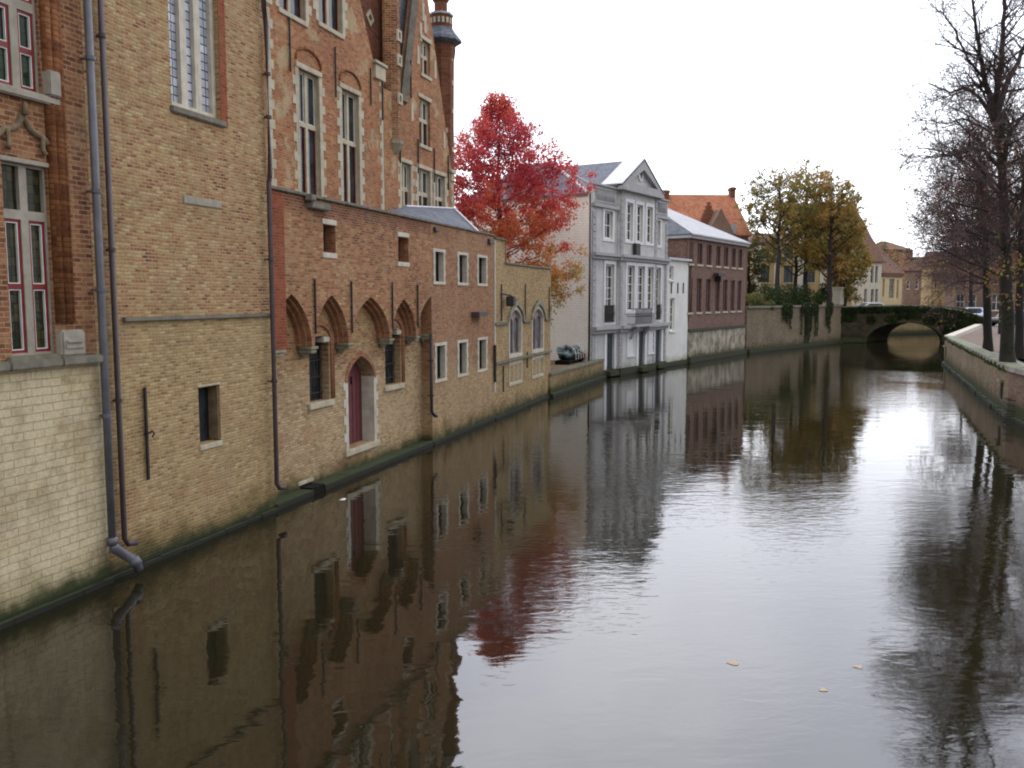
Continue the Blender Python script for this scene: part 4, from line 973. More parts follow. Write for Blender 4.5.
# pediment
cx = (gb0+gb1)/2
bm = B(); slab(bm, [(gb0-.35, ztop-.05), (gb1+.35, ztop-.05), (cx, zap+.1)], [[(gb0+.5, ztop+.22), (gb1-.5, ztop+.22), (cx, zap-.42)]], -.45, -.175)
bbox(bm, gb0-.36, gb1+.36, -.5, -.1, ztop-.28, ztop-.052, .02); pd = obj('pediment', bm, M['grey_trim'], T, G)
sz = gz(636, 181); oc = [(cx+.36*cos(k*pi/8), ztop+.95+.46*sin(k*pi/8)) for k in range(16)]; ic = [(cx+.24*cos(k*pi/8), ztop+.95+.33*sin(k*pi/8)) for k in range(16)]
bm = B(); slab(bm, oc, [ic], -.24, -.15); ow = obj('oval_window', bm, M['white_trim'], pd, G)
bm = B(); slab(bm, ic, [], -.2, -.182); obj('pane', bm, M['glass_pale'], ow, G)
bm = B(); hip(bm, gb0-.45, gb1+.45, -.16, 9, ztop+.03, zap+.22, 0, 0, 'y', .1); obj('roof', bm, M['slate'], T, G)
bm = B()
for s in (-1, 1):
    e = cx+s*(gb1-gb0+.9)/2; m_ = (zap+.22-ztop-.03)/((gb1-gb0+.9)/2)
    v = [(cx, -.47, zap+.26), (e, -.47, ztop+.07), (e, .9, ztop+.07), (cx, .9, zap+.26)]; lo = [(p[0], p[1], p[2]-.035) for p in v]
    a = [bm.verts.new(p) for p in v]; b = [bm.verts.new(p) for p in lo]; bm.faces.new(a); bm.faces.new(b[::-1])
    for i in range(4): bm.faces.new((a[i], a[(i+1) % 4], b[(i+1) % 4], b[i]))
obj('roof_flashing', bm, M['lead'], T, G)
zl_ = G.Z(589, 192.5); zh_ = G.Z(575, 167, 3)
bm = B(); hip(bm, -.45, gb0-.1, .1, 8.5, zse+.02, G.Z(575, 168, 3.), 3.2, 3.2, 'y', .1); rf = obj('roof', bm, M['slate'], T, G)
zrr = G.Z(575, 168, 3.); xm_ = (-.45+gb0-.1)/2
bm = B(); tube(bm, [(-.45, .1, zse+.05), (xm_, 3.3, zrr+.03)], .09, 6); tube(bm, [(xm_, 3.3, zrr+.03), (gb0-.1, .1, zse+.05)], .09, 6); tube(bm, [(xm_, 3.3, zrr+.03), (xm_, 5.3, zrr+.03)], .09, 6); obj('roof_flashing', bm, M['lead'], rf, G)
bm = B(); hip(bm, gb1+.1, g1+.1, .1, 9, zat-.1, zat+.5, .5, .5, 'y', .1); obj('roof', bm, M['slate'], T, G)
# ------------------------------------------------------------------ narrow white house
h1 = GX(688, 310)
T = thing('white_house', 'narrow low white house squeezed between the grey house and the brown brick house', 'house', G, g1)
zw = gz(676, 260.5)
ww = [gr(669.2, 673.6, 266, 280), gr(670, 674.6, 298, 331)]
bm = B(); slab(bm, rect((g1+.003, h1, -1, zw)), [rect(r) for r in ww], 0, .3); box(bm, g1+.003, h1-.002, .301, 6, -1, zw); obj('wall', bm, M['stucco_white'], T, G)
for i, r in enumerate(ww):
    w = window(T, G, r, .1, 1, 1, M['paint_white'], M['glass'] if i else M['glass_pale'], fw=.06, th=.08, bars=(2, 2+2*i), bw=.05); sill(w, G, r, M['white_trim'])
bm = B(); bbox(bm, g1-.0, h1+.12, -.2, 6.1, zw+.002, zw+.16, .02); obj('roof', bm, M['lead'], T, G)
for p in (671, 677.5, 683):
    s, zz = G.pp(p, 288); anchor(T, G, s, zz-.35, zz+.35, r=.05)
bm = B(); bbox(bm, g1, h1, -.08, .05, -.5, .3, .02); obj('waterline_ledge', bm, M['ledge'], T, G)
# ------------------------------------------------------------------ brown brick house
b0, b1 = h1+.004, GX(745.2, 300)
ze = (gz(690, 235.5)+gz(743, 243))/2; zr = G.Z(680, 208.5, 4.5)
cx_ = [(688.4, 693.2), (697.4, 702.4), (706.6, 711.4), (716.3, 720.4), (723.8, 728.2), (731.6, 735.6), (738.4, 742.2)]
up, lw = [], []
for (a, b) in cx_:
    x0, x1 = GX(a, 260), GX(b, 260); up.append([x0, x1]); lw.append([x0, x1])
zu1, zu0 = gz(690, 242), gz(690, 263.5); zl1, zl0 = gz(690, 278), gz(690, 312.5)
zbw = gz(700, 329)
T = thing('brick_warehouse', 'brown brick warehouse with two rows of dark shutters and a pale hipped roof', 'house', G, b0)
wu_ = [(a, b, zu0, zu1) for a, b in up]; wl_ = [(a, b, zl0, zl1) for a, b in lw]
bm = B(); slab(bm, rect((b0, b1, zbw, ze)), [rect(r) for r in wu_+wl_], 0, .3); box(bm, b0+.002, b1-.002, .301, 9, zbw, ze); obj('wall', bm, M['brick_brown'], T, G)
bm = B(); box(bm, b0, b1, -.06, 9, -1, zbw-.14); obj('base_wall', bm, M['stained'], T, G)
bm = B(); bbox(bm, b0, b1, -.16, .2, zbw-.139, zbw+.06, .02); obj('string_course', bm, M['ledge'], T, G)
bm = B(); bbox(bm, b0, b1+.02, -.25, -.001, -.5, .42, .03); obj('waterline_ledge', bm, M['ledge'], T, G)
for r in wu_+wl_:
    w = window(T, G, r, .1, 2, [.6] if r[2] < zu0-1 else 1, M['shutter'], M['shutter'], fw=.07, mull=.05, th=.06)
    bm = B(); bbox(bm, r[0]-.06, r[1]+.06, -.07, .1, r[2]-.14, r[2]-.002, .01); obj('sill', bm, M['stone'], w, G)
bm = B(); bbox(bm, b0-.05, b1+.1, -.22, .1, ze-.22, ze-.02, .02); bbox(bm, b0-.22, b0-.051, -.22, 9, ze-.22, ze-.02, .02); obj('cornice', bm, M['grey_trim'], T, G)
bm = B(); hip(bm, b0-.25, b1+.25, -.3, 9.3, ze+.08, zr, 2.6, 8.2, 'x', .1); rf = obj('roof', bm, [M['slate_sky_sheen'], M['slate']], T, G)
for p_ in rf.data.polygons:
    if (rf.matrix_world.to_3x3() @ p_.normal if False else p_.normal).x < -.3: p_.material_index = 1  # left-facing hip stays dark; other slopes have the sky reflection painted in
bm = B(); s, zz = G.pp(715.5, 275); bbox(bm, s-.7, s+.7, -.5, -.1, zz-.1, zz+.12, .02); bbox(bm, s-.12, s+.12, -.45, 0, zz-.5, zz-.1, .02); obj('hoist_beam', bm, M['iron'], T, G)
# ------------------------------------------------------------------ orange-roofed house behind
O = Fr(at(655, 298, 86), radians(87))
o0, o1 = O.X(656, 200), O.X(731, 194, 6)
zre, zee = (O.Z(667, 194, 5)+O.Z(731, 193, 5))/2, O.Z(700, 236)
T = house('tiled_house', 'big house with an orange tiled roof and stepped dormer behind the brown warehouse', 'house', O, o0, o1, 1, zee, 12, M['brick_far'], M['tile'], zre, chim=())
for (p, q, dy) in ((664.5, 190.5, 5.5), (732, 187.5, 6)):
    s, zz = O.pp(p, q, dy); hw = .4 if p < 700 else .24; bm = B(); bbox(bm, s-hw, s+hw, dy-.5, dy+.5, zz-2.6, zz, .03); bbox(bm, s-hw-.08, s+hw+.08, dy-.6, dy+.6, zz-.3, zz-.1, .02); obj('chimney', bm, M['brick_dark'], T, O)
s, zz = O.pp(707, 203, 1.); bm = B(); wdt = .36
st_ = []
for i in range(5): st_ += [(s-wdt*2.0+i*.15, zz-1.5+i*.38-.38), (s-wdt*2.0+i*.15, zz-1.5+i*.38)]
st_ += [(s+.2, zz+.6), (s+.2, zz+.9)] if False else []
sy = [(2*s-p[0], p[1]) for p in st_][::-1]
slab(bm, [(s-wdt*2, zz-5)] + st_[1:] + sy[:-1] + [(s+wdt*2, zz-5)], [], .2, .7); obj('stepped_dormer', bm, M['brick_dark'], T, O)
s2, zz2 = O.pp(721, 225, -2.); bm = B(); slab(bm, [(s2-1.3, zz2-6), (s2+1.3, zz2-6), (s2+1.3, zz2-.8), (s2, zz2+1.6), (s2-1.3, zz2-.8)], [], -2., -1.6); obj('front_gable', bm, M['brick_far'], T, O)
bm = B(); hip(bm, s2-1.4, s2+1.4, -1.7, 5, zz2-.9, zz2+1.55, 0, 0, 'y', .1); obj('roof', bm, M['tile_dull'], T, O)
sk, zk_ = O.pp(735.5, 228, -1); bm = B(); box(bm, sk-.25, sk+.25, -.5, -.1, zk_-.5, zk_+.4); obj('skylight', bm, M['lead'], T, O)
# ------------------------------------------------------------------ upper quay wall with ivy
Lk = (K1-K0).length
T = thing('quay_wall', 'high stained brick quay wall hung with ivy, between the brown warehouse and the bridge', 'wall', Kf)
M['brick_upper'] = brick_mat('brick_upper', ramp_((.09, .075, .055), (.17, .14, .105), (.24, .19, .14), (.30, .22, .17)), mort=(.2, .18, .14), patch=.8, dirt=.7, streak=.7, moss=.35, warm=(1.02, .98, .86))
bm = B(); box(bm, 0.02, Lk, 0, .5, -1, zk); obj('wall', bm, M['brick_upper'], T, Kf)
bm = B(); bbox(bm, 0.02, Lk, -.12, .55, zk+.002, zk+.2, .03); obj('coping', bm, M['coping'], T, Kf)
bm = B(); bbox(bm, 0.02, Lk, -.3, -.001, -.5, .34, .03); obj('waterline_ledge', bm, M['ledge'], T, Kf)
s, _ = Kf.pp(836, 298); zz = Kf.Z(836, 289)
bm = B(); bbox(bm, Lk-.9, Lk+.1, -.15, .9, zk+.2, zz, .04); bbox(bm, Lk-1.0, Lk+.2, -.25, 1.0, zz, zz+.2, .04); obj('end_pier', bm, M['cream'], T, Kf)
# ------------------------------------------------------------------ houses beyond
Fo = Fr(at(744, 298, 104), radians(80))
zo1 = Fo.Z(765, 244)
ow_ = [Fo.R(760.5, 769.5, 248, 259), Fo.R(760.5, 769.5, 265.5, 282.5)] + [Fo.R(p, p+9, 248, 259) for p in (784, 806, 828)] + [Fo.R(p, p+9, 265.5, 282.5) for p in (784, 806, 828)]
T = house('ochre_house', 'ochre plastered house with dark arched windows behind the autumn trees', 'house', Fo, Fo.X(752), Fo.X(852), 1, zo1, 9, M['ochre'], M['tile_dull'], zo1+1.6, wins=ow_, grid=(2, 2), fm=M['dark_door'], sillm=M['stone'])
for p in (756.5, 776, 799, 822):
    s = Fo.X(p); bm = B(); box(bm, s-.4, s+.4, -.12, .05, 1, zo1-.2); obj('pilaster', bm, M['cream'], T, Fo)
Fc = Fr(at(853, 298, 112), radians(62))
def band(F, a, b, ya, yb): return F.R(a, b, ya, yb)
zc_ = Fc.Z(862, 262)
T = house('steep_roofed_house', 'cream house with a steep dull red roof, right of the autumn trees', 'house', Fc, Fc.X(832), Fc.X(880.5), 1.5, zc_, 10, M['cream'], M['tile_dull'], Fc.Z(852, 206, 5),
          wins=[Fc.R(871.2, 873.8, 266, 283), Fc.R(875.6, 878, 266, 283), Fc.R(864.5, 866.8, 289, 305), Fc.R(871.2, 873.8, 289, 305), Fc.R(875.6, 878, 289, 305)], grid=(1, 2), fm=M['grey_trim'], h0=0, h1=Fc.X(880.5)-Fc.X(853, 207, 5)-.2, chim=[(Fc.X(851, 215, 5), 5, 1.4, zc_+2, Fc.Z(855, 206, 5)+.3)])
Fy = Fr(w_(Fc, Fc.X(881)+.2, .4), radians(55))
zy = Fy.Z(884, 273.5)
ya, yb_ = Fy.X(881.), Fy.X(901.5)
T = house('yellow_house', 'yellow fronted house with a red cornice behind the left end of the bridge', 'house', Fy, .05, yb_, 1.5, zy, 9, M['yellow'], M['tile_dull'], zy+4.5, wins=[Fy.R(883, 884.6, 279, 297), Fy.R(889.5, 894.3, 279, 298), Fy.R(897, 898.6, 280, 298)], grid=(1, 2), fm=M['ochre'], pm=M['glass_pale'], chim=[(Fy.X(888), 4, 1.2, zy+3, zy+5.5)])
bm = B(); bbox(bm, .05, yb_, -.25, .1, zy-.35, zy, .03); obj('cornice', bm, M['tile_dull'], T, Fy)
Fg = Fr(at(893, 298, 150), radians(70))
T = house('gabled_house', 'tall brown house with a pale upper window, between yellow house and twin chimneys', 'house', Fg, Fg.X(888), Fg.X(909), 1.5, Fg.Z(900, 250), 6, M['brick_far'], M['tile_dull'], Fg.Z(900, 240), wins=[Fg.R(896.5, 899, 258, 268), Fg.R(901.5, 904.5, 262, 270)], grid=(1, 1), fm=M['cream'], h0=1, h1=3)
Fb = Fr(at(903, 298, 142), radians(84))
T = house('brick_house', 'low red brick house with red roof and broad chimney behind the bridge centre', 'house', Fb, Fb.X(903), Fb.X(932), 1.5, Fb.Z(915, 271), 5, M['brick_far'], M['tile_dull'], Fb.Z(915, 256), wins=[Fb.R(907, 910, 280, 289), Fb.R(916, 919, 280, 289), Fb.R(924, 927, 280, 289)], grid=(1, 2), sillm=M['stone'], chim=[(Fb.X(914.5), 2.5, 1.4, Fb.Z(914, 271), Fb.Z(914, 249))])
Fe = Fr(at(931, 298, 128), radians(92))
T = house('beige_house', 'beige plastered house seen through twigs behind the right end of the bridge', 'house', Fe, Fe.X(931), Fe.X(953), 1.5, Fe.Z(940, 266), 3.5, M['ochre'], M['tile_dull'], Fe.Z(940, 251), wins=[Fe.R(935, 937.5, 277, 288), Fe.R(944, 946.5, 277, 288)], grid=(1, 2))
for i, (a, b, yt_, d_, wm_, lab) in enumerate(((955, 990, 276, 118, 'brick_far', 'brown brick house behind the parked cars, right of the beige house'), (991, 1040, 272, 105, 'brick_brown', 'dark brown brick house behind the quay trees at the right edge'))):
    Fh = Fr(at(a, 298, d_), radians(96)); zt_ = Fh.Z((a+b)/2, yt_)
    house('brick_house', lab, 'house', Fh, 0, Fh.X(b), 1.5, zt_, 3.5, M[wm_], M['tile_dull'], zt_+4, wins=wgrid(0, Fh.X(b), 4 if i else 3, 1.1, 6.2, 8.0)+wgrid(0, Fh.X(b), 4 if i else 3, 1.1, 3., 5.0), grid=(2, 2), sillm=M['stone'])
# ------------------------------------------------------------------ bridge
Bo = K1; Bf = Fr((Bo.x-.3, Bo.y), pi/2)
zq2 = 1.94
bx = lambda p, q=320: Bf.pp(p, q)
t_ = [(840, 308), (855, 307.3), (875, 306.6), (896, 306), (920, 306.2), (945, 308.5), (960, 311), (975, 315.5), (992, 321)]
topo = [bx(p, q) for p, q in t_]; topo[0] = (0.0, topo[0][1])
ax0, ax1 = bx(866, 342)[0], bx(942, 342)[0]; az = bx(905, 322.5)[1]; axc = (ax0+ax1)/2
arch = [(axc - (axc-ax0)*cos(k*pi/14), (az)*sin(k*pi/14)**.85) for k in range(15)]
ol = [(0, -1.2), (ax0, -1.2)] + arch + [(ax1, -1.2), (topo[-1][0], -1.2)] + topo[::-1]
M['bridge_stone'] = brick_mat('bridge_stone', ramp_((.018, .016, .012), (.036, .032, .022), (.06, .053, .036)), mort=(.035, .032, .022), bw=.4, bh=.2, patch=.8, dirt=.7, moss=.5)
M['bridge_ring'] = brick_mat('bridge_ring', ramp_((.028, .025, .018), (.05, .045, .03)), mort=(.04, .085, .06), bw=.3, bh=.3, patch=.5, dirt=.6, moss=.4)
T = thing('bridge', 'old low stone arch bridge overgrown with dark ivy, spanning the canal', 'bridge', Bf)
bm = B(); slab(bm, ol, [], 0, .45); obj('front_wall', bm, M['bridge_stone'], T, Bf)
low = [(p[0], p[1]-.9) for p in topo]
def shear(bm_):
    for v in bm_.verts: v.co.x += (v.co.y-.452)*.95
ol2 = [(0, -1.2), (ax0, -1.2)] + arch + [(ax1, -1.2), (topo[-1][0], -1.2)] + low[::-1]
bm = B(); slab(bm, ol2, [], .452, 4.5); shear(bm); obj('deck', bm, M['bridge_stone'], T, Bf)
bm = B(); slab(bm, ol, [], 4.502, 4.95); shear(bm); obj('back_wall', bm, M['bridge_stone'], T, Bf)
bm = B(); ar2 = [(axc - (axc-ax0-.02+.32)*cos(k*pi/14), -.02+(az+.34)*sin(k*pi/14)**.85) for k in range(15)]; ar1 = [(axc - (axc-ax0)*cos(k*pi/14), (az)*sin(k*pi/14)**.85) for k in range(15)]
for k in range(14):
    v = [bm.verts.new((p[0], yy, p[1])) for yy in (-.06, .02) for p in (ar1[k], ar1[k+1], ar2[k+1], ar2[k])]
    for q in ((0, 1, 2, 3), (7, 6, 5, 4), (0, 4, 5, 1), (1, 5, 6, 2), (2, 6, 7, 3), (3, 7, 4, 0)): bm.faces.new([v[i] for i in q])
obj('arch_ring', bm, M['bridge_ring'], T, Bf)
bm = B()
for (a, b) in zip(topo[:-1], topo[1:]):
    v = [bm.verts.new(p) for p in ((a[0], -.08, a[1]), (b[0], -.08, b[1]), (b[0], .5, b[1]), (a[0], .5, a[1]), (a[0], -.08, a[1]+.14), (b[0], -.08, b[1]+.14), (b[0], .5, b[1]+.14), (a[0], .5, a[1]+.14))]
    for q in ((0,3,2,1),(4,5,6,7),(0,1,5,4),(1,2,6,5),(2,3,7,6),(3,0,4,7)): bm.faces.new([v[i] for i in q])
obj('coping', bm, M['coping'], T, Bf)
# far canal wall beyond the arch
Ff = Fr(ground(860, 335.5), radians(60))
T = thing('far_quay_wall', 'pale canal wall seen through the arch of the bridge', 'wall', Ff)
bm = B(); box(bm, -14, 60, 0, .5, -1, 3.3); obj('wall', bm, M['brick_garden'], T, Ff)
bm = B(); box(bm, -14, 60, -.3, -.001, -1, .35); obj('waterline_ledge', bm, M['ledge'], T, Ff)
bm = B(); poly(bm, [w_(Ff, -14, .3, 3.28), w_(Ff, 60, .3, 3.28), (800, 160, 3.28), (800, 900, 3.28), (60, 900, 3.28), (K1.x, 200, 3.28), (K1.x, 96, 3.28)]); bm.normal_update()
o = obj('far_bank', bm, M['paving'], None, recalc=False); o['kind'] = 'structure'
# ------------------------------------------------------------------ right bank
zq2 = 1.94
def off(p, q, d):  # point right of line
    u = (q-p).normalized(); return Vector((u.y, -u.x, 0))*d
R1_ = ground(945, 335.6, zq2); R0_ = ground(976, 324, zq2); R2_ = ground(1009.5, 366.3, zq2)
yaw3 = vp_yaw(738); R3_ = R2_ - Vector((sin(yaw3), cos(yaw3), 0))*36
for v in (R0_, R1_, R2_, R3_): v.z = 0
zp = zq2-.16
def sheet(name, pts, z, mat):
    bm = B(); poly(bm, [(p[0], p[1], z) for p in pts]); bm.normal_update()
    if bm.faces[:][0].normal.z < 0: bmesh.ops.reverse_faces(bm, faces=bm.faces[:])
    o = obj(name, bm, mat, None, recalc=False); o['kind'] = 'structure'; return o
sheet('right_bank', [R3_, R2_, R1_, R0_, (R0_.x+1, R0_.y+11), (R0_.x+90, R0_.y+62), (800, R0_.y+62), (800, -100), (R3_.x, -100)], zp, M['paving'])
e3, e2, e1, e0 = [v + Vector((4.2, -.6, 0)) for v in (R3_, R2_, R1_, R0_)]
sheet('road', [e3+Vector((1.2, 0, 0)), e2+Vector((1.2, 0, 0)), e1+Vector((3.5, 0, 0)), e0+Vector((2, 4, 0)), e0+Vector((12, 4, 0)), e1+Vector((12, 0, 0)), e2+Vector((10, 0, 0)), e3+Vector((10, 0, 0))], zp+.004, M['road'])
o = sheet('fallen_leaves', [R2_+Vector((2.2, 2.2, 0)), R1_+off(R2_, R1_, .6)+Vector((.4, .4, 0)), R0_+off(R1_, R0_, .6)+Vector((0, -.5, 0)), e0+Vector((2, 1, 0)), e1+Vector((2.0, 0, 0)), e2+Vector((-.8, 6, 0))], zp+.008, M['litter']); 
ML = M['litter']
M['brick_quay'] = brick_mat('brick_quay', ramp_((.10, .085, .06), (.20, .165, .12), (.27, .22, .17), (.30, .23, .19)), mort=(.2, .17, .13), patch=.7, dirt=.7, streak=.6, moss=.4)
M['brick_quay_pink'] = brick_mat('brick_quay_pink', ramp_((.10, .07, .06), (.18, .125, .105), (.25, .18, .155)), mort=(.22, .18, .15), patch=.4, dirt=.5, streak=.5, moss=.5)
M['cap_moss'] = plain_mat('cap_moss', (.30, .28, .25), (.22, .2, .17), ns=2, top=(.10, .12, .05), streak=.4)
def qwall(label, P_, Q_, mat, zt=zq2, cap='cap_moss'):
    F = Fr(P_, math.atan2((Q_-P_).x, (Q_-P_).y)); L = (Q_-P_).length
    T = thing('quay_wall', label, 'wall', F)
    bm = B(); box(bm, 0, L, -.5, 0, -1, zt-.2); obj('wall', bm, M[mat], T, F)
    bm = B(); x = 0
    while x < L-.01:
        e = min(x+1.4, L); bbox(bm, x+.004, e-.004, -.55, .07, zt-.199, zt, .02); x = e
    obj('coping', bm, M[cap], T, F)
    bm = B(); n = int(L/.7)+1; rnd = random.Random(3)
    for i in range(n): box(bm, L*i/n, L*(i+1)/n, .001, .12+rnd.uniform(-.03, .03), -.6, .12+rnd.uniform(-.02, .03))
    obj('waterline_ledge', bm, M['ledge'], T, F)
    return T, F, L
# frames run away from us, wall thickness to the right (negative y), water on the left (positive y)
T, F3, L3 = qwall('pinkish brick quay wall with a dark iron ladder bracket, at the right edge', R3_, R2_-(R2_-R3_).normalized()*.01, 'brick_quay_pink')
bm = B()
for k in range(4): tube(bm, [(L3-.9, .0, .75-k*.2), (L3-.9, .25, .75-k*.2), (L3-.35, .25, .75-k*.2), (L3-.35, 0, .75-k*.2)], .02, 6)
obj('ladder_rungs', bm, M['iron'], T, F3)
T, F2, L2 = qwall('long mossy brick quay wall along the right bank with two drain openings', R2_+(R1_-R2_).normalized()*.01, R1_, 'brick_quay')
for s in (L2-1.3, 1.6):
    bm = B(); b2 = B(); b2.free(); tube(bm, [(s, -.02, .85), (s, .012, .85)], .34, 14); o = obj('drain_opening', bm, M['void'], T, F2)
    bm = B(); bbox(bm, s-.42, s+.42, .0, .16, 1.2, 1.32, .02); obj('drain_lintel', bm, M['stone_moss'], T, F2)
T, F1, L1 = qwall('receding quay wall with pale coping running from the corner to the bridge', R1_+(R0_-R1_).normalized()*.01, R0_, 'brick_quay', cap='stone_white')
# ================================================================== vegetation
def from_lists(name, verts, faces, mat, parent, uvs=None, smooth_=False, world=True):
    pm = W[parent.name].inverted() if parent is not None else Matrix()
    me = bpy.data.meshes.new(name); t = pm.translation
    me.from_pydata([(v[0]+t.x, v[1]+t.y, v[2]+t.z) for v in verts], [], faces)
    if uvs:
        ul = me.uv_layers.new(name='UVMap'); k = 0; buf = []
        for f, u in zip(faces, uvs): buf += [u[0], u[1]]*len(f)
        ul.data.foreach_set('uv', buf)
    me.materials.append(mat)
    if smooth_: me.polygons.foreach_set('use_smooth', [True]*len(me.polygons))
    me.update(); o = bpy.data.objects.new(name, me); COL.objects.link(o)
    if parent is not None: o.parent = parent
    W[o.name] = Matrix() if parent is None else W[parent.name]
    return o
def tubes(paths, sides=5):
    V, Fc_ = [], []
    for pts, rs in paths:
        n = sides if rs[0] > .05 else (4 if rs[0] > .02 else 3); base = len(V); m = len(pts)
        for i in range(m):
            d = pts[min(i+1, m-1)] - pts[max(i-1, 0)]
            d = d.normalized() if d.length > 1e-6 else Vector((0, 0, 1))
            a = d.cross(Vector((.37, .91, .17))).normalized(); b = d.cross(a)
            for k in range(n):
                t = 2*pi*k/n; q = pts[i] + (a*cos(t)+b*sin(t))*rs[i]; V.append((q.x, q.y, q.z))
        for i in range(m-1):
            for k in range(n):
                a0 = base+i*n+k; b0 = base+i*n+(k+1) % n; Fc_.append((a0, b0, b0+n, a0+n))
    return V, Fc_
def rvec(R): 
    while True:
        v = Vector((R.uniform(-1, 1), R.uniform(-1, 1), R.uniform(-1, 1)))
        if .05 < v.length < 1: return v.normalized()
def path(R, p, d, L, r0, r1, seg=5, wob=.18, trop=0.):
    pts = [p.copy()]; rs = [r0]; d = d.normalized()
    for i in range(seg):
        d = (d + rvec(R)*wob + Vector((0, 0, trop))).normalized()
        p = p + d*(L/seg); pts.append(p.copy()); rs.append(r0+(r1-r0)*(i+1)/seg)
    return pts, rs
def along(pts, t):
    f = t*(len(pts)-1); i = min(int(f), len(pts)-2); u = f-i
    return pts[i].lerp(pts[i+1], u), (pts[i+1]-pts[i]).normalized(), i
def branch_out(R, parent, n, L, t0=.25, ang=(35, 65), ratio=.5, seg=4, wob=.2, trop=.04, rmin=.006, taper=.55):
    pts, rs = parent; out = []
    for k in range(n):
        t = t0+(1-t0)*(k+R.random())/n
        p, d, i = along(pts, min(t, .99)); r = rs[i]+(rs[min(i+1, len(rs)-1)]-rs[i])*.5
        ax = d.cross(rvec(R)).normalized(); dd = Matrix.Rotation(radians(R.uniform(*ang)), 3, ax) @ d
        l = L*(1-taper*t)*R.uniform(.65, 1.2)
        out.append(path(R, p, dd, l, max(rmin, r*ratio), rmin*.6, seg, wob, trop))
    return out
def leaves(name, parent, pts, size, mat, hue, R, flat=.0):
    V, Fl, U = [], [], []
    for p in pts:
        s = size*R.uniform(.6, 1.25); a = rvec(R); b = a.cross(rvec(R)).normalized(); c = a.cross(b).normalized() if flat == 0 else a
        k = len(V)
        q = [p - b*s*.5, p + c*s*.33 + a*s*.1, p + b*s*.5, p - c*s*.33 + a*s*.08]
        V += [(v.x, v.y, v.z) for v in q]; Fl.append((k, k+1, k+2, k+3)); u = min(.995, max(.005, hue(p))); U.append((u, .5))
    return from_lists(name, V, Fl, mat, parent, U)
def tree_thing(label, base, group=None, name='tree'):
    o = bpy.data.objects.new(name, None); COL.objects.link(o); o.location = base; o['label'] = label; o['category'] = 'tree'
    if group: o['group'] = group
    W[o.name] = Matrix.Translation(base); return o
# ---------- crimson tree in the garden
R = random.Random(11)
base = Vector((at(499, 300, 43).x, 43, zg)); T = tree_thing('crimson and orange autumn maple in the garden beside the white side wall', base, name='maple_tree')
ztop_ = at(512, 99, 43).z
def env(z):   # radius of the crown at a height
    t = [(2.6, 1.4), (4.0, 3.2), (5.5, 4.2), (8.0, 4.6), (9.6, 4.3), (11.0, 3.4), (12.2, 2.1), (13.2, .75), (ztop_, .25)]
    for (a, ra), (b, rb) in zip(t[:-1], t[1:]):
        if a <= z <= b: return ra+(rb-ra)*(z-a)/(b-a)
    return .2
tr = ([base + Vector((.05*sin(i*1.3), .05*cos(i), (ztop_-zg)*i/12)) for i in range(13)], [.2*(1-i/12.6)+.01 for i in range(13)])
prim, sec, ter = [], [], []
for k in range(120):
    z = 2.6+(ztop_-3.0)*((k+R.random())/120)**.95; a = k*2.4+R.uniform(-.3, .3); L = env(z+.6)*R.uniform(.78, 1.12)
    p = base+Vector((0, 0, z-zg)); d = Vector((cos(a), sin(a), .42 if z > 6 else .22)); prim.append(path(R, p, d, L*1.0, .032*(1-z/ztop_)+.012, .006, 6, .12, .02))
for q in prim: sec += branch_out(R, q, 9, 1.15, .2, (30, 60), .5, 4, .2, .02, .006)
for q in sec: ter += branch_out(R, q, 3, .5, .3, (30, 60), .5, 2, .2, 0, .004)
v, f = tubes([tr], 9); from_lists('trunk', v, f, M['bark'], T, smooth_=True)
v, f = tubes(prim+sec); from_lists('branches', v, f, M['bark'], T, smooth_=True)
lp = []
for q in sec+ter:
    dens = 1.0 if q[0][0].z < 9 else (.8 if q[0][0].z < 11.3 else .38)
    for _ in range(int(22*dens)):
        p, d, i = along(q[0], R.uniform(.15, 1)); lp.append(p+rvec(R)*R.uniform(0, .34))
for q in prim:
    for _ in range(60 if q[0][0].z < 10 else 14):
        p, d, i = along(q[0], R.uniform(.25, 1)); lp.append(p+rvec(R)*R.uniform(.05, .7))
def hue(p):
    low = max(0, (10.4-p.z)/6.0); rad = sqrt((p.x-base.x)**2+(p.y-base.y)**2)/max(.6, env(p.z))
    n = noise.noise(p*.55); n2 = noise.noise(p*1.7+Vector((5, 0, 0)))
    return .25 + .62*low + .16*max(0, rad-.6)*2*(1 if p.z < 9.5 else .3) + .30*n + .15*n2 + R.uniform(-.12, .12)
R.shuffle(lp); print('maple leaves', len(lp))
leaves('crown', T, lp[:90000], .125, M['leaf_red'], hue, R)
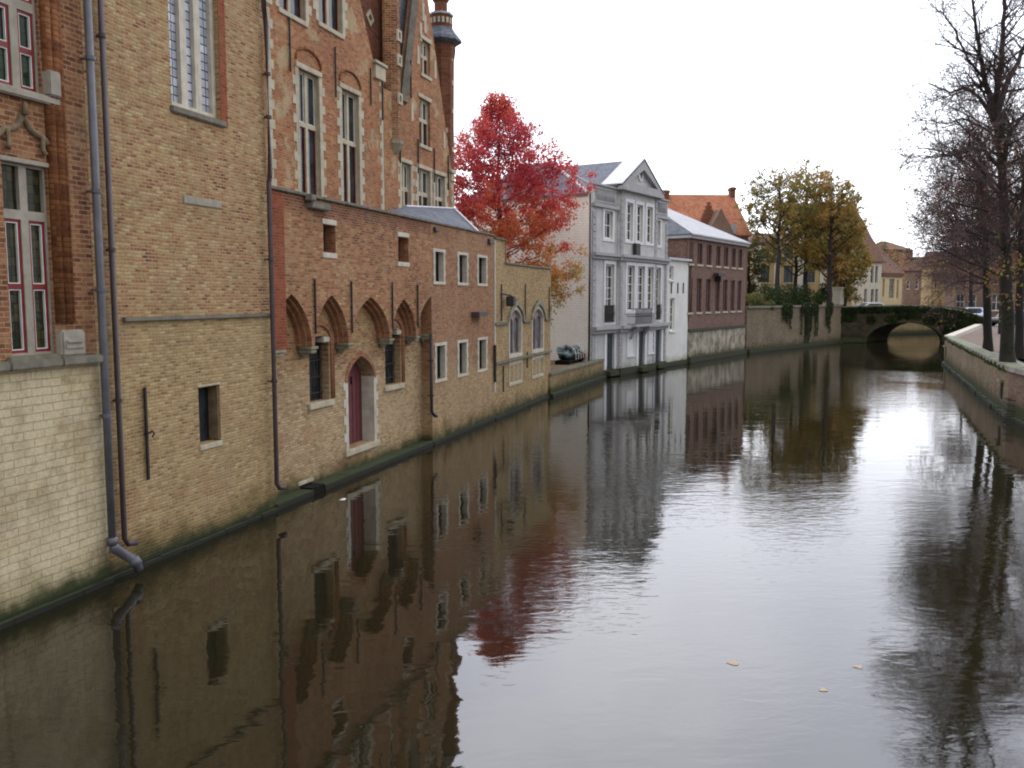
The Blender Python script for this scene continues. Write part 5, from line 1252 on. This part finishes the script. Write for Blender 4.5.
# ---------- yellowing trees on the upper bank
def bushy(label, px_, d_, zt_, rad, n, R, group, hueo=0., bare=.15, zb=None, leafn=5200, name='lime_tree', size=.24, lowz=None, t0=.10):
    zb = zk-.1 if zb is None else zb
    b = Vector((at(px_, 300, d_).x, d_, zb)); T = tree_thing(label, b, group, name); H = zt_-zb
    lean = Vector((R.uniform(-.4, .4), R.uniform(-.4, .4), 0))
    tr = ([b + lean*(i/10)**1.5 + Vector((.08*sin(i*2.), .08*cos(i*1.4), H*.92*i/10)) for i in range(11)], [.26*(1-i/10.5)+.012 for i in range(11)])
    prim = []
    for k in range(n):
        t = t0+(.94-t0)*(k+R.random())/n; p, dd, i = along(tr[0], t); a = k*2.4+R.uniform(-.4, .4)
        e = rad*(sin(min(1, max(.3, (t+.05)/.5))*pi/2))*(1-max(0, t-.62)/.42)**.7
        prim.append(path(R, p, Vector((cos(a), sin(a), .55)), max(.8, e*1.15), .09*(1-t)+.03, .01, 6, .16, .02))
    sec, ter = [], []
    for q in prim: sec += branch_out(R, q, 8, 1.9, .2, (30, 60), .5, 4, .2, .03, .012)
    for q in sec: ter += branch_out(R, q, 3, .8, .3, (30, 60), .5, 3, .2, .0, .009)
    v, f = tubes([tr], 8); from_lists('trunk', v, f, M['bark'], T, smooth_=True)
    v, f = tubes(prim+sec+ter); from_lists('branches', v, f, M['bark'], T, smooth_=True)
    lp = []
    allq = sec+ter; R.shuffle(allq); per = max(1, int(leafn/len(allq))+1)
    for q in allq:
        tt = (q[0][0].z-zb)/H; 
        dn = 1.0 if tt < .6 else max(bare, 1-(tt-.6)/.4*(1-bare))
        if noise.noise(q[0][0]*.45+Vector((px_, 0, 0))) < -.28: dn *= .25
        for _ in range(per):
            if R.random() < dn: p, dd, i = along(q[0], R.uniform(.1, 1)); lp.append(p+rvec(R)*R.uniform(0, .35))
    c0 = b.x
    def hue(p):
        return .38 + hueo + .35*noise.noise(p*.33+Vector((px_, 3, 0))) + .22*noise.noise(p*1.1) + .1*((p.z-zb)/H-.4) + R.uniform(-.14, .14)
    leaves('crown', T, lp, size, M['leaf_aut'], hue, R); return T
GA = 'yellowing lime trees on the upper bank'
R = random.Random(5)
bushy('tallest airy lime tree with thinning leaves and bare top, nearest the brown warehouse', 777, 84, at(777, 160, 84).z, 4.1, 34, R, GA, .0, .2, leafn=8000, t0=.40)
bushy('lime tree with orange-brown leaves and bare twig top, centre of the autumn trees', 805, 88, at(805, 160, 88).z, 4.2, 34, R, GA, .15, .3, leafn=12000, t0=.32)
bushy('dense gold and olive lime tree, right of the centre in the autumn tree row', 829, 85, at(831, 170, 85).z, 3.1, 34, R, GA, .22, .5, leafn=12000, t0=.2)
bushy('low golden green lime tree at the right end of the row, above the pier', 844, 89, at(844, 226, 89).z, 2.1, 24, R, GA, .16, .8, leafn=9000)
bushy('small olive lime tree filling the middle of the row behind the ivy', 795, 95, at(795, 205, 95).z, 4.0, 26, R, GA, -.08, .8, leafn=9000, t0=.3)
bushy('dark green evergreen tree beside the far corner of the brown warehouse', 749, 96, at(749, 240, 96).z, 1.6, 24, R, None, -.6, 1., leafn=3500, name='evergreen_tree')
bushy('green tree peeping over the cream house right of the steep roof', 877, 122, at(877, 238, 122).z, 2.2, 20, R, None, -.4, .9, zb=1.8, leafn=2500, name='green_tree')
bushy('reddish brown tree in front of the gabled house beyond the bridge', 889, 128, at(889, 247, 128).z, 2.2, 20, R, None, .7, .6, zb=1.8, leafn=1400, name='brown_tree')
# ---------- ivy and shrubs
def ivy(label, F, blobs, n, R, name='ivy', mat='leaf_green', size=.2, cat='ivy', stemz=None, kind=None, hu=.35):
    """blobs: (x, y, z, rx, ry, rz) in frame coords"""
    x0, y0, z0 = blobs[0][:3]
    b = w_(F, x0, y0, stemz if stemz is not None else z0); T = bpy.data.objects.new(name, None); COL.objects.link(T); T.location = b
    T['label'] = label; T['category'] = cat
    W[T.name] = Matrix.Translation(b); lp = []; st = []
    tot = sum(q[3]*q[5] for q in blobs)
    for q in blobs:
        for _ in range(int(n*q[3]*q[5]/tot)):
            v = rvec(R)*R.random()**.45; lp.append(w_(F, q[0]+v.x*q[3], q[1]+v.y*q[4], q[2]+v.z*q[5]))
        for _ in range(6 if len(blobs) < 14 else 1):
            a = w_(F, q[0]+R.uniform(-.3, .3)*q[3], q[1], q[2]-q[5]*.9); c = w_(F, q[0]+R.uniform(-.8, .8)*q[3], q[1], q[2]+q[5]*.7); st.append(([a, a.lerp(c, .5)+rvec(R)*.1, c], [.03, .02, .01]))
    v, f = tubes(st); from_lists('stems', v, f, M['bark'], T)
    leaves('foliage', T, lp, size, M[mat], lambda p: hu+.5*noise.noise(p*.8)+R.uniform(-.2, .2), R); return T
def kx(p): return Kf.X(p)
def kz_(p, q): return Kf.Z(p, q)
R = random.Random(21)
def kb(px_, py_, w, h, y=-.12, ry=.16): s, z = Kf.pp(px_, py_); return (s, y, z, w, ry, h)
def strands(px0, px1, n, lmin, lmax, R):
    out = []; a, b = kx(px0), kx(px1)
    for k in range(n):
        x = a+(b-a)*(k+R.random())/n; L = R.uniform(lmin, lmax)*(1-.6*abs((k+.5)/n-.5)); z = zk+.25; m = int(L/.22)+1
        for j in range(m):
            x += R.uniform(-.09, .09); out.append((x, -.14, z-j*.22, .22*(1-.6*j/m)+.03, .1, .2))
    return out
ivy('short ivy trail hanging over the quay wall, nearest the warehouse', Kf, strands(782, 791, 7, .8, 2.6, R), 1100, R, size=.15)
ivy('longest and widest ivy curtain hanging down the middle of the high quay wall', Kf, strands(800, 818, 14, 1.0, 4.3, R), 2600, R, size=.15)
ivy('narrow ivy trail hanging down the quay wall beside the end pier', Kf, strands(825, 832, 6, .8, 3.0, R), 1000, R, size=.15)
ivy('bright green shrub spilling over the quay wall beside the warehouse', Kf, [kb(757, 302, 1.1, .7, .9, .7), kb(766, 301, 1.1, .8, .9, .7), kb(772, 306, .9, .5, .2, .4)], 1900, R, 'shrub', cat='shrub', mat='leaf_aut', hu=.1)
ivy('dark evergreen hedge on top of the quay wall under the lime trees', Kf, [kb(p, 300, 1.6, 1.5, 1.3, .8) for p in (782, 792, 802, 811, 819)], 5200, R, 'hedge', cat='hedge', hu=.1)
ivy('green shrub beside the pale end pier of the quay wall', Kf, [kb(828, 300, .9, .9, .9, .6), kb(848, 292, .8, 1.0, 2.5, .6)], 1300, R, 'shrub', cat='shrub', hu=.6)
ib = []
for k in range(34):
    x = topo[-1][0]*k/33; zt_ = [a[1]+(b[1]-a[1])*(x-a[0])/(b[0]-a[0]) for a, b in zip(topo[:-1], topo[1:]) if a[0]-1e-6 <= x <= b[0]+1e-6][0]
    ib.append((x, -.1, zt_-.28, .55, .12, .36))
    if R.random() < .6: ib.append((x, -.08, zt_-.85-R.random()*.5, .5, .1, .5))
for k in range(4): ib.append((ax1+.5+k*.9, -.1, 1.2, .7, .12, .8)); 
ivy('dark ivy matting the parapet and spandrels of the stone bridge', Bf, ib, 9500, R, size=.22, hu=.2)
# moss and weeds on the coping of the right quay wall
ivy('green moss and small weeds trailing over the coping of the long right quay wall', F2, [(s, .06, zq2-.12-.1*R.random(), .45, .07, .13) for s in [L2*(.03+.94*k/24)*1.0 for k in range(25)] ], 3200, R, 'moss', cat='moss', size=.07, hu=.75)
# garden shrubs / leaf pile
ivy('low brown shrub on the garden wall against the grey house', Qf, [(Lq-.5, .9, zq+.3, .6, .5, .35), (Lq-1.6, 1., zq+.25, .7, .4, .3)], 900, R, 'shrub', cat='shrub', mat='leaf_dead', hu=.3, size=.13)
# ---------- bare trees along the right quay
def bare(label, path_px, d_, limbs, R, group, rt=.24, nt=1.0, dead=1500, name='bare_tree', zb=zp+.01, twigL=1., spread=(0, 0), yel=.0):
    """path_px: trunk pixel path; limbs: (list of (px, py, ddepth)), radius"""
    P_ = [at(p, q, d_) for p, q in path_px]; P_[0].z = zb; b = P_[0].copy(); T = tree_thing(label, b, group, name)
    def dens(pts, k=4):
        o = []
        for i in range(len(pts)-1):
            for j in range(k): o.append(pts[i].lerp(pts[i+1], j/k)+ (rvec(R)*.03 if i or j else Vector((0, 0, 0))))
        return o+[pts[-1]]
    tp = dens(P_); n = len(tp); trs = [rt*(1.25 if i == 0 else 1-.62*i/n) for i in range(n)]
    tr = (tp, trs); main = []
    for L_, r in limbs:
        pts = dens([at(p, q, d_+dd) for p, q, dd in L_], 4); m = len(pts); main.append((pts, [r*(1-.8*i/m) for i in range(m)]))
    # self-made limbs all round the trunk
    n0 = int(26*nt)
    for k in range(n0):
        t = .30+.68*(k+R.random())/n0; p, dd, i = along(tp, t); a = k*2.4+R.uniform(-.5, .5); L = (4.1*(1-.5*t))*R.uniform(.7, 1.15)*twigL
        main.append(path(R, p, Vector((cos(a)+spread[0], sin(a)+spread[1], .35+.5*t)), L, .07*(1-.5*t), .018, 7, .16, .015))
    s1_, s2_, s3_ = [], [], []
    for q in main:
        L = sum((a-b_).length for a, b_ in zip(q[0][:-1], q[0][1:])); s1_ += branch_out(R, q, max(6, int(L*2.8)), 2.1*twigL, .12, (30, 65), .5, 5, .16, .0, .013, .4)
    for q in s1_: s2_ += branch_out(R, q, 8, 1.15*twigL, .12, (25, 60), .5, 4, .16, .01, .0095, .3)
    for q in s2_: s3_ += branch_out(R, q, 4, .62*twigL, .2, (25, 55), .6, 3, .15, .0, .0078, .2)
    v, f = tubes([tr], 12); from_lists('trunk', v, f, M['bark_grn'], T, smooth_=True)
    v, f = tubes(main+s1_, 6); from_lists('limbs', v, f, M['bark'], T, smooth_=True)
    v, f = tubes(s2_+s3_, 3); from_lists('twigs', v, f, M['twig'], T)
    lp = []
    for _ in range(dead):
        q = R.choice(s3_); 
        if q[0][0].z < b.z+9 or R.random() < .15: lp.append(q[0][-1]+rvec(R)*.05)
    leaves('dead_leaves', T, lp, .12, M['leaf_dead'], lambda p: (.3+yel+R.uniform(-.3, .6)), R)
    print(name, len(main), len(s1_), len(s2_), len(s3_)); return T
R = random.Random(3)
GB = 'bare trees along the right quay'
t1 = bare('largest bare tree with a tall forked crown, on the right quay beside the wall corner', [(1008, 361), (1007, 300), (1005, 230), (1001, 160), (995, 112)], 35,
     [([(995, 112, 0), (986, 85, -.3), (980, 55, -.6), (975, 20, -.8), (968, -40, -1)], .12), ([(996, 118, 0), (1006, 85, .4), (1018, 62, .8), (1032, 30, 1), (1045, -20, 1.2)], .14),
      ([(1001, 160, 0), (1012, 130, .4), (1030, 108, .9), (1060, 85, 1.4)], .1), ([(994, 112, 0), (1002, 60, -.4), (1004, 10, -.6), (1000, -60, -.6)], .13),
      ([(1002, 172, 0), (985, 150, -.8), (966, 148, -1.5), (950, 156, -2.2), (938, 150, -2.8), (918, 148, -3.2)], .085), ([(998, 130, 0), (982, 100, .8), (966, 88, 1.4), (950, 92, 1.8), (930, 84, 2.2)], .085),
      ([(1000, 145, 0), (985, 128, .4), (962, 118, .8), (946, 124, 1.2), (928, 120, 1.6)], .06), ([(1004, 200, 0), (988, 182, .9), (968, 180, 1.8), (945, 176, 2.6)], .07), ([(986, 80, -.3), (968, 60, -.6), (955, 30, -1), (940, 10, -1.2)], .06)],
     R, GB, .27, 1.0, 1600)
t2 = bare('bare tree with reddish lower twigs, nearer the bridge behind the largest one', [(988, 349), (987, 300), (986, 240), (984, 190), (986, 160)], 44.5,
     [([(987, 270, 0), (970, 255, -.8), (955, 256, -1.4), (938, 262, -2)], .07), ([(986, 235, 0), (970, 222, .6), (952, 222, 1.2), (934, 232, 1.8)], .07), ([(986, 200, 0), (968, 190, -.6), (950, 196, -1.2), (930, 205, -1.6)], .06), ([(987, 285, 0), (968, 280, .4), (950, 285, .8), (936, 296, 1.)], .05)],
     R, GB, .22, .95, 4200, twigL=1.0, yel=.1)
t3 = bare('ivy-green trunked bare tree at the right edge of the photo', [(1019, 354), (1020, 290), (1022, 220), (1026, 150)], 39, [([(1020, 250, 0), (1005, 235, .6), (990, 238, 1.2)], .06), ([(1021, 200, 0), (1003, 185, -.6), (985, 180, -1)], .06)], R, GB, .2, .55, 2200, yel=.15)
t4 = bare('farther bare tree in the twig mass above the parked cars', [(1003, 325), (1002, 280), (1000, 240), (1001, 215)], 66, [([(1001, 270, 0), (985, 262, 0), (968, 268, .5)], .08)], R, GB, .26, .8, 2600, twigL=1.15)
t5 = bare('farthest bare tree beside the right end of the bridge', [(972, 312), (971, 290), (970, 262), (971, 240)], 96, [], R, GB, .22, .7, 2200, twigL=1.15)
R = random.Random(31); lp = []
for (px_, py_, rr_, n_) in ((1001, 268, .5, 130), (1012, 276, .6, 170), (996, 290, .45, 120), (1009, 300, .45, 90), (1003, 245, .5, 90), (1018, 262, .5, 120), (1006, 318, .3, 40), (992, 275, .4, 80)):
    c = at(px_, py_, 34.2+R.random()*1.6)
    for _ in range(int(n_*.6)): lp.append(c+rvec(R)*rr_*R.random()**.5)
leaves('late_leaves', t1, lp, .13, M['leaf_dead'], lambda p: .87+R.uniform(-.1, .07), R)
R = random.Random(9)
ivy('ivy cluster climbing the fork of the largest bare tree', WORLD, [(at(1003, 150, 34.8).x, 34.8, at(1003, 150, 34.8).z, .35, .3, .9), (at(1001, 125, 34.9).x, 34.9, at(1001, 125, 35).z, .3, .3, .6)], 700, R, size=.1, hu=.4)
ivy('ivy sleeve on the trunk base of the largest bare tree', WORLD, [(at(1008, 345, 34.9).x, 34.9, at(1008, 343, 34.9).z, .24, .24, .7), (at(1008, 325, 34.9).x, 34.9, at(1008, 322, 34.9).z, .24, .24, .6)], 600, R, size=.09, hu=.1)
# ================================================================== vehicles, garden things, floating bits
def car(label, loc, rz, col, col2=None, van=False):
    T = bpy.data.objects.new('parked_car', None); COL.objects.link(T)
    Mx = Matrix.Translation(loc) @ Matrix.Rotation(rz, 4, 'Z'); T.matrix_world = Mx; T['label'] = label; T['category'] = 'van' if van else 'car'; T['group'] = 'vehicles parked by the bridge'
    W[T.name] = Mx
    class FF: M = Mx
    pm = plain_mat('car_paint', col, tuple(c*.9 for c in col), rough=.25, spec=.6, dirt=.15, streak=0, bump=0)
    L, Hh = (4.6, 2.1) if van else (4.1, 1.45)
    prof = [(-L/2, .35), (-L/2, .8), (-L/2+.15, 1.0), (-L/2+.9, 1.1), (-L/2+1.6, Hh), (L/2-.5, Hh), (L/2-.05, 1.1), (L/2, .8), (L/2, .35)] if van else [(-L/2, .35), (-L/2, .7), (-L/2+.2, .82), (-L/2+1.1, .92), (-L/2+1.8, Hh), (L/2-1.0, Hh), (L/2-.3, .98), (L/2, .9), (L/2, .35)]
    bm = B(); slab(bm, prof, [], -.82, .82); bmesh.ops.bevel(bm, geom=[e for e in bm.edges if e.calc_length() > 1.5], offset=.07, segments=2, affect='EDGES'); obj('body', bm, pm, T, FF)
    zb_ = 1.08 if van else .96
    for s in (-1, 1):
        bm = B(); pts = [(prof[3][0]+.25, zb_), (prof[4][0]+.1, Hh-.14), (prof[5][0]-.1, Hh-.14), (prof[6][0]-.2, zb_)]; slab(bm, pts, [], s*.80, s*.835); obj('side_window', bm, M['glass'], T, FF)
    for k in (1, 0):
        a, b = (prof[3], prof[4]) if k else (prof[6], prof[5]); n = 1 if k else -1
        bm = B(); v = [(a[0]*.85+b[0]*.15, s, a[1]*.85+b[1]*.15) for s in (-.68, .68)] + [(a[0]*.15+b[0]*.85, s, a[1]*.15+b[1]*.85) for s in (.62, -.62)]
        o_ = Vector((-.03*n, 0, .02)); va = [bm.verts.new(Vector(p)+o_) for p in v]; vb = [bm.verts.new(Vector(p)-o_) for p in v]; bm.faces.new(va); bm.faces.new(vb[::-1])
        for i in range(4): bm.faces.new((va[i], va[(i+1) % 4], vb[(i+1) % 4], vb[i]))
        obj('windscreen' if k else 'rear_window', bm, M['glass'], T, FF)
    for x in (-L/2+.75, L/2-.75):
        for s in (-1, 1):
            bm = B(); tube(bm, [(x, s*.68, .31), (x, s*.86, .31)], .31, 16); w = obj('wheel', bm, M['void'], T, FF)
            bm = B(); tube(bm, [(x, s*.861, .31), (x, s*.875, .31)], .19, 12); obj('rim', bm, M['lead'], w, FF)
    for s in (-.6, .6):
        bm = B(); bbox(bm, -L/2-.02, -L/2+.06, s-.16, s+.16, .6, .74, .02); obj('headlight', bm, M['paint_white'], T, FF)
    return T
zr_ = 1.95
c1 = at(974, 309, 93); car('pale blue car parked behind the right end of the bridge', (c1.x, c1.y, zp+.25), radians(72), (.42, .50, .62))
c1 = at(959, 309, 97); car('dark car parked left of the pale blue car behind the bridge', (c1.x, c1.y-3, zp+.02), radians(80), (.05, .055, .07))
c1 = at(1000, 318, 84); car('dark car half hidden by the quay trees at the roadside', (c1.x+1, c1.y, zp+.02), radians(20), (.035, .035, .045))
car('white car on the left end of the bridge, its roof above the parapet', (Bf.o.x+4.0, Bf.o.y+2.6, low[0][1]), 0, (.6, .6, .62))
# tarpaulin-covered heap in the garden
bm = B(); R = random.Random(4)
c = Qf.M @ Vector((Lq-3.0, 1.2, 0)); tb = at(573, 352, Qf.o.y+5.0)
Tq = Fr((0, 0), pi/2)
cx0, cz0 = Qf.pp(573.5, 352, 1.0)
def lump(bm, c, s, seed, sub_=3, amp=.22):
    b2 = B(); bmesh.ops.create_icosphere(b2, subdivisions=sub_, radius=1)
    for v in b2.verts:
        n = noise.noise(v.co*1.6+Vector((seed, 0, 0))); n2 = noise.noise(v.co*4+Vector((seed, 3, 0)))
        v.co = Vector((v.co.x*s[0], v.co.y*s[1], max(-.75, v.co.z)*s[2]))*(1+amp*n+amp*.35*n2) + Vector(c)
    merge(bm, b2)
M['tarp'] = plain_mat('tarp', (.006, .025, .022), (.015, .05, .045), rough=.35, spec=.6, dirt=.1, streak=.1, bump=.2)
T = thing('covered_boat', 'dark green tarpaulin-covered boat lying on a low trailer in the garden', 'boat', Qf, cx0, 1.2, zg)
bm = B(); lump(bm, (cx0-.25, 1.2, cz0-.05), (.85, .55, .46), 2., 4, .5); lump(bm, (cx0+.75, 1.2, cz0-.18), (.7, .4, .3), 5., 4, .6); obj('tarpaulin', bm, M['tarp'], T, Qf, smooth=True)
bm = B()
for k in range(4):
    x = cx0-.9+k*.5; tube(bm, [(x, .6, cz0-.35), (x+.1, .66, cz0+.15), (x+.15, 1.0, cz0+.42)], .014, 6)
obj('tarp_highlight', bm, M['paint_white'], T, Qf)  # pale strands stand for white highlights on the glossy tarpaulin
bm = B(); bbox(bm, cx0-1.5, cx0+1.3, .8, 1.6, zg+.12, zg+.22, .03); bbox(bm, cx0-1.5, cx0-1.2, .8, 1.6, zg, zg+.2, .02); bbox(bm, cx0+.8, cx0+1.1, .8, 1.6, zg, zg+.2, .02); obj('trailer', bm, M['void'], T, Qf)
# floating leaves
lf = leaf_mat('floating_leaf', [(0, (.48, .36, .24)), (1, (.52, .42, .30))])
for i, (px_, py_, lab, s) in enumerate(((733, 662, 'yellow leaf floating on the canal, largest of the near leaves', .11), (858, 666, 'pale yellow leaf floating on the canal below the tree reflections', .08), (823, 689, 'small yellow leaf floating between the two larger ones and the lower right corner', .07), (343, 499, 'white feather floating near the dark drain by the wing', .16))):
    c = ground(px_, py_, .012); bm = B(); R = random.Random(i)
    a0 = R.uniform(0, 6); pts = []
    for k in range(10):
        t = k/10*2*pi; r = s*.8*(.55+.45*abs(cos(t*1.5)))*(1 if i != 3 else (.3 + .7*abs(cos(t)))); pts.append((c.x+r*cos(t+a0), c.y+r*sin(t+a0)))
    v = [bm.verts.new((p[0], p[1], .006+.001*sin(k*1.7))) for k, p in enumerate(pts)]; v2 = [bm.verts.new((p[0], p[1], .003)) for k, p in enumerate(pts)]
    bm.faces.new(v); bm.faces.new(v2[::-1])
    for k in range(10): bm.faces.new((v[k], v[(k+1) % 10], v2[(k+1) % 10], v2[k]))
    o = obj('feather' if i == 3 else 'floating_leaf', bm, M['paint_white'] if i == 3 else lf, None, loc=c); tagm(o, lab, 'feather' if i == 3 else 'leaf', None if i == 3 else 'leaves floating on the canal')
# ================================================================== light
w = bpy.data.worlds.new('World'); SC.world = w; w.use_nodes = True; nt = w.node_tree; g = N(nt)
bg = [n for n in nt.nodes if n.type == 'BACKGROUND'][0]; wo = [n for n in nt.nodes if n.type == 'OUTPUT_WORLD'][0]
sky = g.new('ShaderNodeTexSky', sky_type='NISHITA', sun_disc=False); SUN_EL, SUN_AZ = radians(38), radians(200)
sky.sun_elevation = SUN_EL; sky.sun_rotation = SUN_AZ
g.L(sky.outputs[0], bg.inputs[0]); bg.inputs[1].default_value = .1
tc = g.new('ShaderNodeTexCoord'); sp_ = g.new('ShaderNodeSeparateXYZ'); g.L(tc.outputs['Generated'], sp_.inputs[0])
cl = g.noise(g.scale(tc.outputs['Generated'], (1., 1., 2.2)), 1.6, 5, .55)
grad = smooth(g, sp_.outputs[2], 0., .85)
ccol = g.mix(grad, (1.0, 1.0, 1.015), (1.75, 1.77, 1.95))
ccol = g.mix(g.math('MULTIPLY', smooth(g, cl, .35, .75), .9), ccol, g.mix(1., ccol, (.64, .67, .74), 'MULTIPLY'))
az_ = g.math('MAXIMUM', g.math('MULTIPLY_ADD', sp_.outputs[1], 1.0, .92), .6)
ccol = g.mix(1., ccol, az_, 'MULTIPLY')
b2 = g.new('ShaderNodeBackground'); g.L(ccol, b2.inputs[0]); b2.inputs[1].default_value = 1.6
mx = g.new('ShaderNodeMixShader'); mx.inputs[0].default_value = .9; g.L(bg.outputs[0], mx.inputs[1]); g.L(b2.outputs[0], mx.inputs[2]); g.L(mx.outputs[0], wo.inputs[0])
ld = bpy.data.lights.new('sun', 'SUN'); ld.energy = .7; ld.angle = radians(14); ld.color = (1, .96, .9)
lo = bpy.data.objects.new('sun', ld); COL.objects.link(lo)
# light travels from the sky's sun position
sd_ = Vector((sin(SUN_AZ)*cos(SUN_EL), cos(SUN_AZ)*cos(SUN_EL), sin(SUN_EL)))
lo.rotation_euler = sd_.to_track_quat('Z', 'Y').to_euler()
SC.view_settings.view_transform = 'Standard'; SC.view_settings.look = 'None'; SC.view_settings.gamma = 1; SC.view_settings.exposure = 0.0
SC.view_settings.use_curve_mapping = False
SC.render.engine = 'CYCLES'
SC.cycles.use_denoising = True
SC.cycles.max_bounces = 6; SC.cycles.diffuse_bounces = 3; SC.cycles.glossy_bounces = 3; SC.cycles.transparent_max_bounces = 4
SC.cycles.pixel_filter_type = 'BLACKMAN_HARRIS'; SC.cycles.filter_width = 2.0
SC.cycles.use_adaptive_sampling = True
